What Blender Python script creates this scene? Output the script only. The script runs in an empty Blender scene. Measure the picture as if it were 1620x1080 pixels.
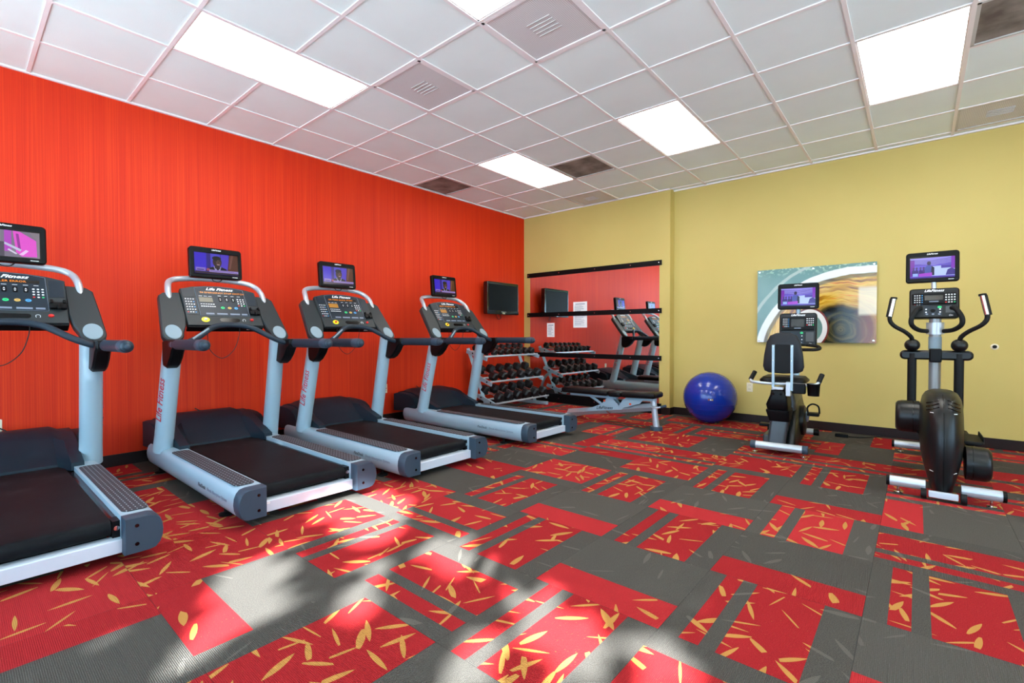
import bpy, bmesh, math, random
from mathutils import Vector, Matrix
random.seed(7)
col = bpy.context.scene.collection
sc = bpy.context.scene
R = math.radians
PI = math.pi

# ------------------------------------------------------------------ camera
cam_d = bpy.data.cameras.new('camera')
cam = bpy.data.objects.new('camera', cam_d); col.objects.link(cam)
cam_d.sensor_fit = 'HORIZONTAL'; cam_d.sensor_width = 36.0
cam_d.lens = 36.0*755.58/1620.0
cam_d.clip_start = 0.05
yaw, pitch, roll = 0.704, -0.014, -0.001
_f = Vector((-math.sin(yaw)*math.cos(pitch), math.cos(yaw)*math.cos(pitch), math.sin(pitch)))
_r = _f.cross(Vector((0, 0, 1))).normalized(); _u = _r.cross(_f)
_r2 = _r*math.cos(roll)+_u*math.sin(roll); _u2 = -_r*math.sin(roll)+_u*math.cos(roll)
CAMP = Vector((5.235, -2.242, 1.122))
m = Matrix((( _r2.x, _u2.x, -_f.x, CAMP.x), (_r2.y, _u2.y, -_f.y, CAMP.y), (_r2.z, _u2.z, -_f.z, CAMP.z), (0, 0, 0, 1)))
cam.matrix_world = m
sc.camera = cam

# ------------------------------------------------------------------ world, sun, exposure
w = bpy.data.worlds.new('sky'); sc.world = w; w.use_nodes = True
bg = w.node_tree.nodes['Background']
bg.inputs[0].default_value = (0.50, 0.76, 1.0, 1); bg.inputs[1].default_value = 6.8
SUN_DIR = Vector((-0.42, 0.70, -0.58)).normalized()
sd = bpy.data.lights.new('sun', 'SUN'); sd.energy = 60.0; sd.angle = R(0.8); sd.color = (0.90, 0.96, 1.0)
sun = bpy.data.objects.new('sun', sd); col.objects.link(sun)
sun.rotation_euler = SUN_DIR.to_track_quat('-Z', 'Y').to_euler()
PANEL = 11.0            # radiance of the fluorescent diffusers
sc.view_settings.view_transform = 'Standard'; sc.view_settings.look = 'None'
sc.view_settings.gamma = 1.0; sc.view_settings.use_curve_mapping = False
sc.view_settings.exposure = 0.15
sc.cycles.max_bounces = 14; sc.cycles.diffuse_bounces = 8

H = 3.142            # ceiling height
T = 0.6096           # ceiling module
XR, YF = 8.55, -3.45 # right wall, window wall behind the camera
YL, YB = 4.25, 4.39  # mirror wall, yellow wall

# ------------------------------------------------------------------ materials
def srgb(r, g, b):
    f = lambda c: (c/255/12.92) if c/255 <= 0.04045 else ((c/255+0.055)/1.055)**2.4
    return (f(r), f(g), f(b), 1)
def mat(name, rgb, rough=0.5, metal=0.0, spec=0.5, emit=None, estr=1.0, coat=0.0):
    m = bpy.data.materials.new(name); m.use_nodes = True
    b = m.node_tree.nodes['Principled BSDF']
    b.inputs['Base Color'].default_value = srgb(*rgb)
    b.inputs['Roughness'].default_value = rough; b.inputs['Metallic'].default_value = metal
    b.inputs['Specular IOR Level'].default_value = spec
    if coat: b.inputs['Coat Weight'].default_value = coat
    if emit:
        b.inputs['Emission Color'].default_value = srgb(*emit); b.inputs['Emission Strength'].default_value = estr
    return m
class NT:
    """small node-graph helper"""
    def __init__(s, m): s.t = m.node_tree; s.b = s.t.nodes['Principled BSDF']
    def n(s, ty, **k):
        x = s.t.nodes.new(ty)
        for a, v in k.items(): setattr(x, a, v)
        return x
    def l(s, a, b): s.t.links.new(a, b)
    def val(s, node_in, v):
        if hasattr(v, 'is_linked'): s.l(v, node_in)
        else: node_in.default_value = v
    def math(s, op, a, b=0.0, c=None, clamp=False):
        x = s.n('ShaderNodeMath', operation=op, use_clamp=clamp)
        s.val(x.inputs[0], a); s.val(x.inputs[1], b)
        if c is not None: s.val(x.inputs[2], c)
        return x.outputs[0]
    def vmath(s, op, a, b=(0, 0, 0)):
        x = s.n('ShaderNodeVectorMath', operation=op); s.val(x.inputs[0], a); s.val(x.inputs[1], b)
        return x.outputs[0]
    def mix(s, f, a, b):
        x = s.n('ShaderNodeMix', data_type='RGBA'); s.val(x.inputs[0], f); s.val(x.inputs[6], a); s.val(x.inputs[7], b)
        return x.outputs[2]
    def obj(s): return s.n('ShaderNodeTexCoord').outputs['Object']
    def xyz(s, v):
        x = s.n('ShaderNodeSeparateXYZ'); s.l(v, x.inputs[0]); return x.outputs
    def comb(s, x, y, z=0.0):
        c = s.n('ShaderNodeCombineXYZ'); s.val(c.inputs[0], x); s.val(c.inputs[1], y); s.val(c.inputs[2], z); return c.outputs[0]
    def noise(s, v, scale, detail=3, rough=0.5):
        x = s.n('ShaderNodeTexNoise'); s.l(v, x.inputs['Vector']); x.inputs['Scale'].default_value = scale
        x.inputs['Detail'].default_value = detail; x.inputs['Roughness'].default_value = rough; return x.outputs['Fac']
    def ramp(s, f, stops):
        x = s.n('ShaderNodeValToRGB'); e = x.color_ramp.elements
        e[0].position, e[0].color = stops[0]; e[1].position, e[1].color = stops[-1]
        for p, c in stops[1:-1]:
            q = e.new(p); q.color = c
        s.l(f, x.inputs[0]); return x.outputs[0]
    def smooth(s, v, lo, hi):
        x = s.n('ShaderNodeMapRange', interpolation_type='SMOOTHSTEP'); s.val(x.inputs[0], v)
        x.inputs[1].default_value = lo; x.inputs[2].default_value = hi; return x.outputs[0]
    def color(s, c): s.l(c, s.b.inputs['Base Color'])
    def bump(s, h, strength, dist=0.002):
        x = s.n('ShaderNodeBump'); x.inputs['Strength'].default_value = strength; x.inputs['Distance'].default_value = dist
        s.l(h, x.inputs['Height']); s.l(x.outputs[0], s.b.inputs['Normal'])

M = {}
# red vertical-thread wallpaper
M['red'] = mat('red_wallpaper', (214, 52, 26), 0.6, spec=0.3); t = NT(M['red'])
o = t.obj(); s1 = t.n('ShaderNodeMapping'); s1.inputs['Scale'].default_value = (1, 90, 0.3); t.l(o, s1.inputs[0])
s2 = t.n('ShaderNodeMapping'); s2.inputs['Scale'].default_value = (1, 9, 0.12); t.l(o, s2.inputs[0])
n1 = t.noise(s1.outputs[0], 2.2, 3); n2 = t.noise(s2.outputs[0], 2.0, 3)
f = t.math('ADD', t.math('MULTIPLY', n1, 0.75), t.math('MULTIPLY', n2, 0.25))
t.color(t.ramp(f, [(0.30, srgb(190, 28, 0)), (0.5, srgb(210, 44, 1)), (0.70, srgb(226, 66, 6))]))
t.bump(n1, 0.25, 0.001)
# yellow paint
M['yellow'] = mat('yellow_paint', (208, 188, 118), 0.55, spec=0.3); t = NT(M['yellow'])
n1 = t.noise(t.obj(), 1.2, 4); t.color(t.ramp(n1, [(0.3, srgb(194, 174, 100)), (0.7, srgb(201, 181, 107))]))
n2 = t.noise(t.obj(), 220, 2); t.bump(n2, 0.12, 0.001)
M['white_wall'] = mat('white_paint', (225, 222, 212), 0.6)
M['base'] = mat('brown_vinyl_base', (28, 12, 11), 0.5, spec=0.3)
# ceiling tile
M['tile'] = mat('mineral_ceiling_tile', (236, 236, 235), 0.9, spec=0.1); t = NT(M['tile'])
oi = t.n('ShaderNodeObjectInfo'); v = t.vmath('ADD', t.obj(), t.comb(t.math('MULTIPLY', oi.outputs['Random'], 31.0), 0.0))
n1 = t.noise(v, 2.5, 3); n2 = t.noise(v, 130, 2)
t.color(t.mix(t.math('MULTIPLY', t.smooth(n1, 0.35, 0.75), 0.5), srgb(228, 241, 240), srgb(221, 234, 233))); t.bump(n2, 0.35, 0.002)
M['tbar'] = mat('white_grid_bar', (232, 228, 228), 0.45)
M['stain'] = mat('dusty_ceiling_panel', (120, 112, 104), 0.85); t = NT(M['stain'])
oi = t.n('ShaderNodeObjectInfo'); v = t.vmath('ADD', t.obj(), t.comb(t.math('MULTIPLY', oi.outputs['Random'], 17.0), 0.0))
t.color(t.ramp(t.noise(v, 5, 5), [(0.3, srgb(92, 82, 74)), (0.7, srgb(150, 143, 134))]))
M['ventplate'] = mat('perforated_vent_plate', (170, 170, 170), 0.6); t = NT(M['ventplate'])
o = t.xyz(t.obj()); a = t.math('PINGPONG', o[0], 0.006); b = t.math('PINGPONG', o[1], 0.006)
g = t.math('LESS_THAN', t.math('ADD', t.math('POWER', t.math('DIVIDE', a, 0.006), 2.0), t.math('POWER', t.math('DIVIDE', b, 0.006), 2.0)), 0.45)
t.color(t.mix(g, srgb(216, 216, 216), srgb(176, 176, 176)))
M['ventgray'] = mat('vent_louvre_metal', (186, 186, 184), 0.5)
M['diffuser'] = mat('lit_acrylic_diffuser', (245, 245, 240), 0.4, emit=(255, 252, 244), estr=PANEL)
# carpet
def leaf_mask(t, v, scale, off, L, Wd, keep):
    vv = t.vmath('ADD', t.vmath('SCALE', v), off); 
    sn = vv.node.inputs[0].links[0].from_node; sn.inputs['Scale'].default_value = scale
    vo = t.n('ShaderNodeTexVoronoi', voronoi_dimensions='2D'); vo.inputs['Scale'].default_value = 1.0; vo.inputs['Randomness'].default_value = 0.9
    t.l(vv, vo.inputs['Vector'])
    d = t.xyz(t.vmath('SUBTRACT', vv, vo.outputs['Position'])); c = t.n('ShaderNodeSeparateColor'); t.l(vo.outputs['Color'], c.inputs[0])
    ang = t.math('MULTIPLY', c.outputs[0], 6.283); cs = t.math('COSINE', ang); sn_ = t.math('SINE', ang)
    u = t.math('ADD', t.math('MULTIPLY', d[0], cs), t.math('MULTIPLY', d[1], sn_))
    q = t.math('SUBTRACT', t.math('MULTIPLY', d[1], cs), t.math('MULTIPLY', d[0], sn_))
    e = t.math('SUBTRACT', 1.0, t.math('POWER', t.math('DIVIDE', u, L), 2.0))
    wv = t.math('MULTIPLY', e, t.math('MULTIPLY', t.math('ADD', 0.45, c.outputs[2]), Wd))
    inside = t.math('LESS_THAN', t.math('ABSOLUTE', q), wv)
    return t.math('MULTIPLY', inside, t.math('LESS_THAN', c.outputs[1], keep))
def carpet(name, base, dark, leaf, keep, leafmix):
    m = mat(name, base, 0.95, spec=0.08); t = NT(m)
    o = t.obj(); oi = t.n('ShaderNodeObjectInfo')
    v = t.vmath('ADD', o, t.comb(t.math('MULTIPLY', oi.outputs['Random'], 37.0), t.math('MULTIPLY', oi.outputs['Random'], 91.0)))
    k = t.math('MAXIMUM', leaf_mask(t, v, 7.6, (3.1, 8.2, 0), 0.56, 0.088, keep), leaf_mask(t, v, 8.6, (13.7, 1.9, 0), 0.62, 0.075, keep*0.9))
    fine = t.noise(v, 260, 2)
    k = t.math('MULTIPLY', k, leafmix)
    speck = t.math('MULTIPLY', t.math('GREATER_THAN', t.noise(v, 160, 1), 0.74), 0.35*leafmix)
    basec = t.mix(t.smooth(fine, 0.3, 0.7), srgb(*dark), srgb(*base))
    x = t.xyz(o); rib = t.math('PINGPONG', x[1], 0.0028)
    ribn = t.math('DIVIDE', rib, 0.0028)
    basec = t.mix(t.math('MULTIPLY', ribn, 0.6), basec, srgb(*dark))
    basec = t.mix(t.math('MULTIPLY', t.smooth(t.math('FRACT', t.math('MULTIPLY', oi.outputs['Random'], 7.3)), 0.45, 0.95), 0.45 if base[0] > 120 else 0.12), basec, srgb(*[min(255, int(q*1.12)+10) for q in base]))
    t.color(t.mix(t.math('MAXIMUM', k, speck), basec, srgb(*leaf)))
    t.bump(t.math('ADD', ribn, fine), 0.5, 0.003)
    return m
M['c_red'] = carpet('red_leaf_carpet', (164, 40, 42), (134, 26, 30), (174, 124, 64), 0.62, 1.0)
M['c_redplain'] = carpet('red_sparse_leaf_carpet', (164, 40, 42), (134, 26, 30), (174, 124, 64), 0.25, 1.0)
M['c_gray'] = carpet('charcoal_carpet', (88, 84, 78), (62, 59, 55), (104, 100, 92), 0.16, 0.45)
M['c_under'] = mat('carpet_backing', (50, 46, 44), 0.95)
# machine materials
M['silver'] = mat('silver_painted_metal', (156, 182, 196), 0.35, 0.1)
M['silver2'] = mat('bright_silver_metal', (184, 192, 200), 0.3, 0.45)
M['beam'] = mat('pale_silver_beam', (200, 210, 222), 0.4, 0.1)
M['slate'] = mat('slate_plastic', (50, 66, 80), 0.42, spec=0.3)
M['hood'] = mat('dark_slate_plastic', (24, 38, 48), 0.45, spec=0.14)
M['grip'] = mat('slate_rubber_grip', (30, 44, 56), 0.5, spec=0.3)
M['cons'] = mat('charcoal_console_plastic', (42, 48, 50), 0.45, spec=0.3)
M['overlay'] = mat('blue_grey_overlay', (26, 38, 48), 0.35, spec=0.3)
M['black'] = mat('black_plastic', (8, 9, 11), 0.42, spec=0.15)
M['gloss'] = mat('gloss_black', (4, 4, 5), 0.15, spec=0.3)
M['rubber'] = mat('black_rubber', (12, 13, 14), 0.6, spec=0.25)
M['belt'] = mat('running_belt', (20, 22, 25), 0.55, spec=0.08); t = NT(M['belt'])
n1 = t.noise(t.obj(), 3.5, 5, 0.65); n2 = t.noise(t.obj(), 90, 2)
t.color(t.ramp(n1, [(0.35, srgb(15, 17, 20)), (0.6, srgb(24, 26, 29)), (0.78, srgb(52, 55, 59))])); t.bump(n2, 0.2, 0.001)
M['pad'] = mat('dotted_tread_pad', (66, 66, 72), 0.6, spec=0.25); t = NT(M['pad'])
o = t.xyz(t.obj()); a = t.math('PINGPONG', o[0], 0.019); b = t.math('PINGPONG', o[1], 0.011)
g = t.math('MULTIPLY', t.math('LESS_THAN', a, 0.009), t.math('LESS_THAN', b, 0.0026))
t.color(t.mix(g, srgb(52, 52, 58), srgb(140, 150, 158))); t.bump(g, 0.6, 0.002)
M['padS'] = mat('silver_oval_pad', (136, 154, 164), 0.5, 0.0, spec=0.2)
M['white'] = mat('white_print', (232, 234, 236), 0.5)
M['redtext'] = mat('red_print', (196, 30, 48), 0.5)
M['darktext'] = mat('dark_print', (28, 32, 40), 0.5)
M['graytext'] = mat('grey_print', (120, 132, 150), 0.5)
M['amber'] = mat('amber_led', (40, 25, 5), 0.4, emit=(255, 150, 30), estr=1.0)
M['ledstrip'] = mat('dark_led_window', (26, 22, 18), 0.2)
M['lcd'] = mat('olive_lcd', (96, 92, 74), 0.3)
M['lcdlit'] = mat('lit_amber_lcd', (150, 104, 34), 0.3, emit=(230, 150, 30), estr=0.12)
M['green'] = mat('green_button', (30, 190, 110), 0.4)
M['gold'] = mat('yellow_button', (200, 160, 80), 0.4)
M['blue'] = mat('blue_button', (70, 150, 210), 0.4)
M['redb'] = mat('red_button', (214, 36, 30), 0.35)
M['yellowring'] = mat('yellow_stop_ring', (228, 206, 20), 0.4)
M['cord'] = mat('black_cord', (20, 20, 22), 0.6)
M['chrome'] = mat('polished_steel', (214, 214, 214), 0.15, 1.0)
M['outlet'] = mat('ivory_outlet_plastic', (226, 216, 186), 0.4)
M['paper'] = mat('white_paper', (236, 238, 238), 0.8)
M['head'] = mat('black_rubber_hex', (16, 18, 20), 0.45, spec=0.35)
M['headred'] = mat('red_end_disc', (190, 24, 22), 0.4)
M['leather'] = mat('black_vinyl_pad', (10, 10, 12), 0.4, spec=0.18)
M['ell'] = mat('matte_black_shroud', (15, 18, 20), 0.36, spec=0.35)
M['gun'] = mat('gunmetal_shroud', (54, 58, 62), 0.36, 0.2)
M['ball'] = mat('glossy_blue_vinyl', (6, 46, 150), 0.24, coat=0.3)
M['mirror'] = mat('mirror_silver', (236, 240, 238), 0.0, 1.0)
M['orange'] = mat('orange_decal', (220, 80, 40), 0.5)
M['leaf'] = mat('gobo_leaf', (52, 90, 40), 0.6)
M['bark'] = mat('gobo_bark', (84, 68, 54), 0.85)
M['alu'] = mat('dark_window_frame', (70, 66, 62), 0.4, 0.6)
M['pave'] = mat('pale_paving', (158, 164, 168), 0.85)
M['glass'] = bpy.data.materials.new('window_glass'); M['glass'].use_nodes = True
_t = M['glass'].node_tree; _t.nodes.clear()
_o = _t.nodes.new('ShaderNodeOutputMaterial'); _mx = _t.nodes.new('ShaderNodeMixShader'); _tr = _t.nodes.new('ShaderNodeBsdfTransparent'); _gl = _t.nodes.new('ShaderNodeBsdfGlossy')
_gl.inputs['Roughness'].default_value = 0.0; _mx.inputs[0].default_value = 0.06
_t.links.new(_tr.outputs[0], _mx.inputs[1]); _t.links.new(_gl.outputs[0], _mx.inputs[2]); _t.links.new(_mx.outputs[0], _o.inputs[0])
_em = {}
def emat(rgb, s=0.9):
    k = (rgb, s)
    if k not in _em: _em[k] = mat('screen_picture_%d' % len(_em), (4, 4, 4), 0.15, emit=rgb, estr=s)
    return _em[k]

# ------------------------------------------------------------------ mesh builder
def frame(origin, right, up):
    r = Vector(right).normalized(); u = Vector(up); u = (u-r*u.dot(r)).normalized(); n = r.cross(u)
    o = Vector(origin)
    return Matrix(((r.x, u.x, n.x, o.x), (r.y, u.y, n.y, o.y), (r.z, u.z, n.z, o.z), (0, 0, 0, 1)))
STUFF = {'keypad', 'keys', 'fine_print', 'printed_marks', 'printed_lines', 'arrows', 'moulded_ribs', 'clips', 'round_keys', 'slots', 'picture'}   # print and pieces too small to pick apart
class MB:
    def __init__(s): s.v = []; s.f = []; s.m = []; s.mats = []
    def mi(s, m):
        if m is None: return 0
        if m not in s.mats: s.mats.append(m)
        return s.mats.index(m)
    def add(s, vs, fs, m=None, X=None):
        b = len(s.v); k = s.mi(m)
        for p in vs:
            p = Vector(p); s.v.append(tuple(X @ p) if X is not None else tuple(p))
        for f in fs: s.f.append(tuple(b+i for i in f)); s.m.append(k)
        return s
    def box(s, x0, x1, y0, y1, z0, z1, m=None, X=None):
        v = [(x0,y0,z0),(x1,y0,z0),(x1,y1,z0),(x0,y1,z0),(x0,y0,z1),(x1,y0,z1),(x1,y1,z1),(x0,y1,z1)]
        return s.add(v, [(0,3,2,1),(4,5,6,7),(0,1,5,4),(1,2,6,5),(2,3,7,6),(3,0,4,7)], m, X)
    def loft(s, rings, m=None, X=None, caps=True, closed=True):
        n = len(rings[0]); v = [p for r in rings for p in r]; f = []
        for i in range(len(rings)-1):
            for j in range(n if closed else n-1):
                k = (j+1) % n; f.append((i*n+j, i*n+k, (i+1)*n+k, (i+1)*n+j))
        if caps:
            f.append(tuple(range(n-1, -1, -1))); q = (len(rings)-1)*n; f.append(tuple(q+j for j in range(n)))
        return s.add(v, f, m, X)
    def prism(s, poly, z0, z1, m=None, X=None, inset=0.0):
        """polygon in the local XY plane, extruded along local Z; inset bevels both rims"""
        if inset:
            c = Vector((sum(p[0] for p in poly)/len(poly), sum(p[1] for p in poly)/len(poly)))
            def sh(d):
                out = []
                for i, p in enumerate(poly):
                    a = Vector(poly[i-1][:2]); b = Vector(p[:2]); e = Vector(poly[(i+1) % len(poly)][:2])
                    d1 = (b-a); d2 = (e-b)
                    if d1.length < 1e-9 or d2.length < 1e-9: out.append((p[0], p[1])); continue
                    d1.normalize(); d2.normalize()
                    n = Vector((-d1.y-d2.y, d1.x+d2.x))
                    if n.length < 1e-6: n = Vector((-d1.y, d1.x))
                    n.normalize(); q = b+n*d; out.append((q.x, q.y))
                return out
            area = sum(poly[i-1][0]*poly[i][1]-poly[i][0]*poly[i-1][1] for i in range(len(poly)))
            if area < 0: poly = poly[::-1]
            pin = sh(inset)
            sg = 1 if z1 > z0 else -1
            rings = [[(x, y, z0) for x, y in pin], [(x, y, z0+sg*inset) for x, y in poly], [(x, y, z1-sg*inset) for x, y in poly], [(x, y, z1) for x, y in pin]]
        else:
            rings = [[(p[0], p[1], z0) for p in poly], [(p[0], p[1], z1) for p in poly]]
        return s.loft(rings, m, X)
    def tube(s, path, r, m=None, n=12, X=None, caps=True, flat=1.0):
        P = [Vector(p) for p in path]; rs = r if isinstance(r, (list, tuple)) else [r]*len(P)
        rings = []; ref = None
        for i, p in enumerate(P):
            d = (P[min(i+1, len(P)-1)]-P[max(i-1, 0)]).normalized()
            if ref is None:
                ref = Vector((0, 0, 1)) if abs(d.z) < 0.9 else Vector((0, 1, 0))
            a = (ref-d*ref.dot(d)).normalized(); b = d.cross(a); ref = a
            rings.append([tuple(p+(a*math.cos(2*PI*j/n)*flat+b*math.sin(2*PI*j/n))*rs[i]) for j in range(n)])
        return s.loft(rings, m, X, caps)
    def lathe(s, prof, m=None, n=20, X=None):
        """prof: (radius, height) pairs about local Z"""
        rings = [[(r*math.cos(2*PI*j/n), r*math.sin(2*PI*j/n), z) for j in range(n)] for r, z in prof]
        return s.loft(rings, m, X)
    def ball(s, c, r, m=None, n=20, k=12, X=None):
        rx, ry, rz = r if isinstance(r, (tuple, list)) else (r, r, r)
        rings = []
        for i in range(k+1):
            a = -PI/2+PI*i/k; q = max(math.cos(a), 0.001)
            rings.append([(c[0]+rx*q*math.cos(2*PI*j/n), c[1]+ry*q*math.sin(2*PI*j/n), c[2]+rz*math.sin(a)) for j in range(n)])
        return s.loft(rings, m, X)
    def build(s, name, m=None, parent=None, smooth=True, bevel=0.0, seg=2, angle=40, **props):
        me = bpy.data.meshes.new(name); me.from_pydata(s.v, [], s.f)
        mats = s.mats if s.mats else [m]
        if m is not None and s.mats and m not in s.mats: pass
        for q in mats: me.materials.append(q)
        for p, k in zip(me.polygons, s.m): p.material_index = k; p.use_smooth = smooth
        bm = bmesh.new(); bm.from_mesh(me); bmesh.ops.recalc_face_normals(bm, faces=bm.faces); bm.to_mesh(me); bm.free()
        if smooth: me.set_sharp_from_angle(angle=R(angle))
        o = bpy.data.objects.new(name, me); col.objects.link(o)
        if parent is not None: o.parent = parent
        if bevel:
            b = o.modifiers.new('bevel', 'BEVEL'); b.width = bevel; b.segments = seg; b.limit_method = 'ANGLE'; b.angle_limit = R(35)
            b.harden_normals = False
        for k, v in props.items(): o[k] = v
        if name in STUFF: o['kind'] = 'stuff'
        return o
def smooth_path(pts, k=6):
    P = [Vector(p) for p in pts]; out = []
    for i in range(len(P)-1):
        a = P[max(i-1, 0)]; b = P[i]; c = P[i+1]; d = P[min(i+2, len(P)-1)]
        for j in range(k):
            u = j/k
            out.append(0.5*((2*b)+(c-a)*u+(2*a-5*b+4*c-d)*u*u+(3*b-a-3*c+d)*u**3))
    out.append(P[-1]); return out
def rrect(x0, x1, y0, y1, r, k=4):
    out = []
    for cx, cy, a0 in ((x1-r, y0+r, -90), (x1-r, y1-r, 0), (x0+r, y1-r, 90), (x0+r, y0+r, 180)):
        for j in range(k+1):
            a = R(a0+90*j/k); out.append((cx+r*math.cos(a), cy+r*math.sin(a)))
    return out
def ell(cx, cy, rx, ry, n=24): return [(cx+rx*math.cos(2*PI*j/n), cy+ry*math.sin(2*PI*j/n)) for j in range(n)]
def thing(name, label, cat, loc=(0, 0, 0), rz=0.0, group=None):
    o = bpy.data.objects.new(name, None); col.objects.link(o); o.empty_display_size = 0.1
    o.location = loc; o.rotation_euler = (0, 0, rz); o['label'] = label; o['category'] = cat
    if group: o['group'] = group
    return o
def tag(o, label, cat, group=None):
    o['label'] = label; o['category'] = cat
    if group: o['group'] = group
    return o
def struct(o): o['kind'] = 'structure'; return o
def text(body, size, X, m, parent, shear=0.0, align='CENTER', name='lettering', sx=1.0, bold=0.0, depth=0.0004):
    c = bpy.data.curves.new(name, 'FONT'); c.body = body; c.size = size; c.align_x = align; c.align_y = 'CENTER'
    c.shear = shear; c.extrude = depth; c.offset = bold; c.resolution_u = 2; c.materials.append(m)
    tmp = bpy.data.objects.new(name, c); col.objects.link(tmp)
    me = bpy.data.meshes.new_from_object(tmp.evaluated_get(bpy.context.evaluated_depsgraph_get())); bpy.data.objects.remove(tmp)
    o = bpy.data.objects.new(name, me); col.objects.link(o); o['kind'] = 'stuff'
    o.parent = parent; o.matrix_local = X @ Matrix.Diagonal((sx, 1, 1, 1)); return o
def Tr(x, y, z): return Matrix.Translation((x, y, z))
def lbl(o, s): o['label'] = s; return o

# ------------------------------------------------------------------ floor of carpet tiles
fl = struct(MB().box(-0.15, XR+0.15, YF-0.15, YB+0.15, -0.12, -0.009).build('floor', M['c_under'], smooth=False))
fl['label'] = 'carpet tile floor in red and charcoal with gold leaf print'
GX0, GY0, PX, PY = 3.902, -0.505, 0.587, 0.599
def tile_mesh(kind):
    """local square -0.5..0.5; bands run along local y"""
    if kind == 'A': bands = [(0, .132, 'c_gray'), (.132, .255, 'c_red'), (.255, .355, 'c_gray'), (.355, .79, 'c_red'), (.79, 1, 'c_gray')]
    elif kind == 'B': bands = [(0, .33, 'c_redplain'), (.33, 1, 'c_gray')]
    elif kind == 'C': bands = [(0, .22, 'c_gray'), (.22, 1, 'c_red')]
    elif kind == 'D': bands = [(0, .20, 'c_gray'), (.20, .66, 'c_red'), (.66, .80, 'c_gray'), (.80, 1, 'c_red')]
    else: bands = [(0, 1, 'c_red')]
    hx, hy = PX/2-0.0006, PY/2-0.0006
    b = MB()
    for a, e, k in bands:
        x0 = -hx+2*hx*a; x1 = -hx+2*hx*e
        b.add([(x0, -hy, 0), (x1, -hy, 0), (x1, hy, 0), (x0, hy, 0)], [(0, 1, 2, 3)], M[k])
    b.box(-hx, hx, -hy, hy, -0.0085, -0.0004, M['c_under'])
    me = b.build('carpet_tile', None, None, smooth=False)
    d = me.data; bpy.data.objects.remove(me); return d
TM = {k: tile_mesh(k) for k in 'ABCDE'}
# (i, j) -> kind and quarter turns (0: bands run along y, first band at low x; turns anticlockwise)
TILES = {(1,0):'A0',(1,1):'B1',(1,2):'A0',(1,3):'B1',(2,1):'A0',(2,2):'A1',(2,3):'B0',(2,0):'B1',(0,0):'B1',(0,1):'A0',(0,2):'B1',
 (-1,0):'A0',(-1,1):'B1',(-1,2):'A0',(-2,0):'A1',(-1,-1):'A1',(0,-1):'A0',(1,-1):'A1',(-2,-1):'A0',(-2,-2):'B1',(-1,-2):'C0',(0,-2):'B1',
 (-3,-1):'C0',(-3,-2):'E0',(-3,0):'C1',(-2,1):'A0',(-2,2):'C1',(-3,1):'B3',(0,3):'A0',(-1,3):'C1',(-2,-3):'B0',(-3,-3):'E0',(-4,-2):'E0',(-4,-1):'A1',(1,4):'A0',(2,4):'A1',(0,4):'C1',(3,1):'A1',(3,2):'B0',(3,0):'B1',(3,3):'A0',(2,-1):'A0'}
rt = random.Random(5)
for i in range(-7, 8):
    for j in range(-5, 9):
        cx, cy = GX0+PX*(i+0.5), GY0+PY*(j+0.5)
        if cx < -0.25 or cx > XR+0.2 or cy < YF-0.2 or cy > YB+0.2: continue
        k = TILES.get((i, j)) or (rt.choice('ABABABCD')+rt.choice('0011123'))
        o = bpy.data.objects.new('carpet_tile', TM[k[0]]); col.objects.link(o); o.parent = fl
        o.location = (cx, cy, 0.0); q = int(k[1]); o.rotation_euler = (0, 0, q*PI/2)
        if q % 2: o.scale = (PY/PX, PX/PY, 1)

# ------------------------------------------------------------------ walls
struct(MB().box(-0.15, 0, YF-0.15, YB+0.15, -0.12, H+0.25).build('wall_left', M['red'], smooth=False))['label'] = 'orange red wall with fine vertical thread texture'
wb = struct(MB().box(-0.0, 2.605, YL, YB+0.15, -0.12, H+0.25).box(2.605, XR+0.15, YB, YB+0.15, -0.12, H+0.25).build('wall_back', M['yellow'], smooth=False))
wb['label'] = 'pale yellow painted wall behind the bike and mirror'
WZ0, WZ1 = 0.25, 2.85
wins = [(0.4, 3.55), (3.8, 6.95)]
b = MB().box(XR, XR+0.15, YF-0.15, YB, -0.12, WZ0).box(XR, XR+0.15, YF-0.15, YB, WZ1, H+0.25)
rwins = [(-3.0, -0.6), (-0.3, 2.1)]
ys = [YF-0.15]+[q for w_ in rwins for q in w_]+[YB]
for a_, e_ in zip(ys[0::2], ys[1::2]): b.box(XR, XR+0.15, a_, e_, WZ0, WZ1)
struct(b.build('wall_right', M['yellow'], smooth=False))
# window wall behind the camera: sill band, head band and piers between four tall openings
b = MB().box(0, XR, YF-0.15, YF, -0.12, WZ0).box(0, XR, YF-0.15, YF, WZ1, H+0.25)
xs = [0]+[q for w_ in wins for q in w_]+[XR]
for a, e in zip(xs[0::2], xs[1::2]): b.box(a, e, YF-0.15, YF, WZ0, WZ1)
struct(b.build('wall_front', M['yellow'], smooth=False))
for k, (a, e) in enumerate(wins):
    b = MB(); f_ = 0.05
    b.box(a, e, YF-0.11, YF-0.05, WZ0, WZ0+f_).box(a, e, YF-0.11, YF-0.05, WZ1-f_, WZ1).box(a, a+f_, YF-0.11, YF-0.05, WZ0, WZ1).box(e-f_, e, YF-0.11, YF-0.05, WZ0, WZ1)
    b.box((a+e)/2-0.025, (a+e)/2+0.025, YF-0.11, YF-0.05, WZ0, WZ1)
    wo = struct(b.build('window_%d' % (k+1), M['alu'], smooth=False)); wo['label'] = 'tall window with dark metal frame behind the viewer'
    for x0, x1 in ((a+f_, (a+e)/2-0.025), ((a+e)/2+0.025, e-f_)):
        MB().box(x0, x1, YF-0.083, YF-0.077, WZ0+f_, WZ1-f_).build('pane', M['glass'], wo, smooth=False)
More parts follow.
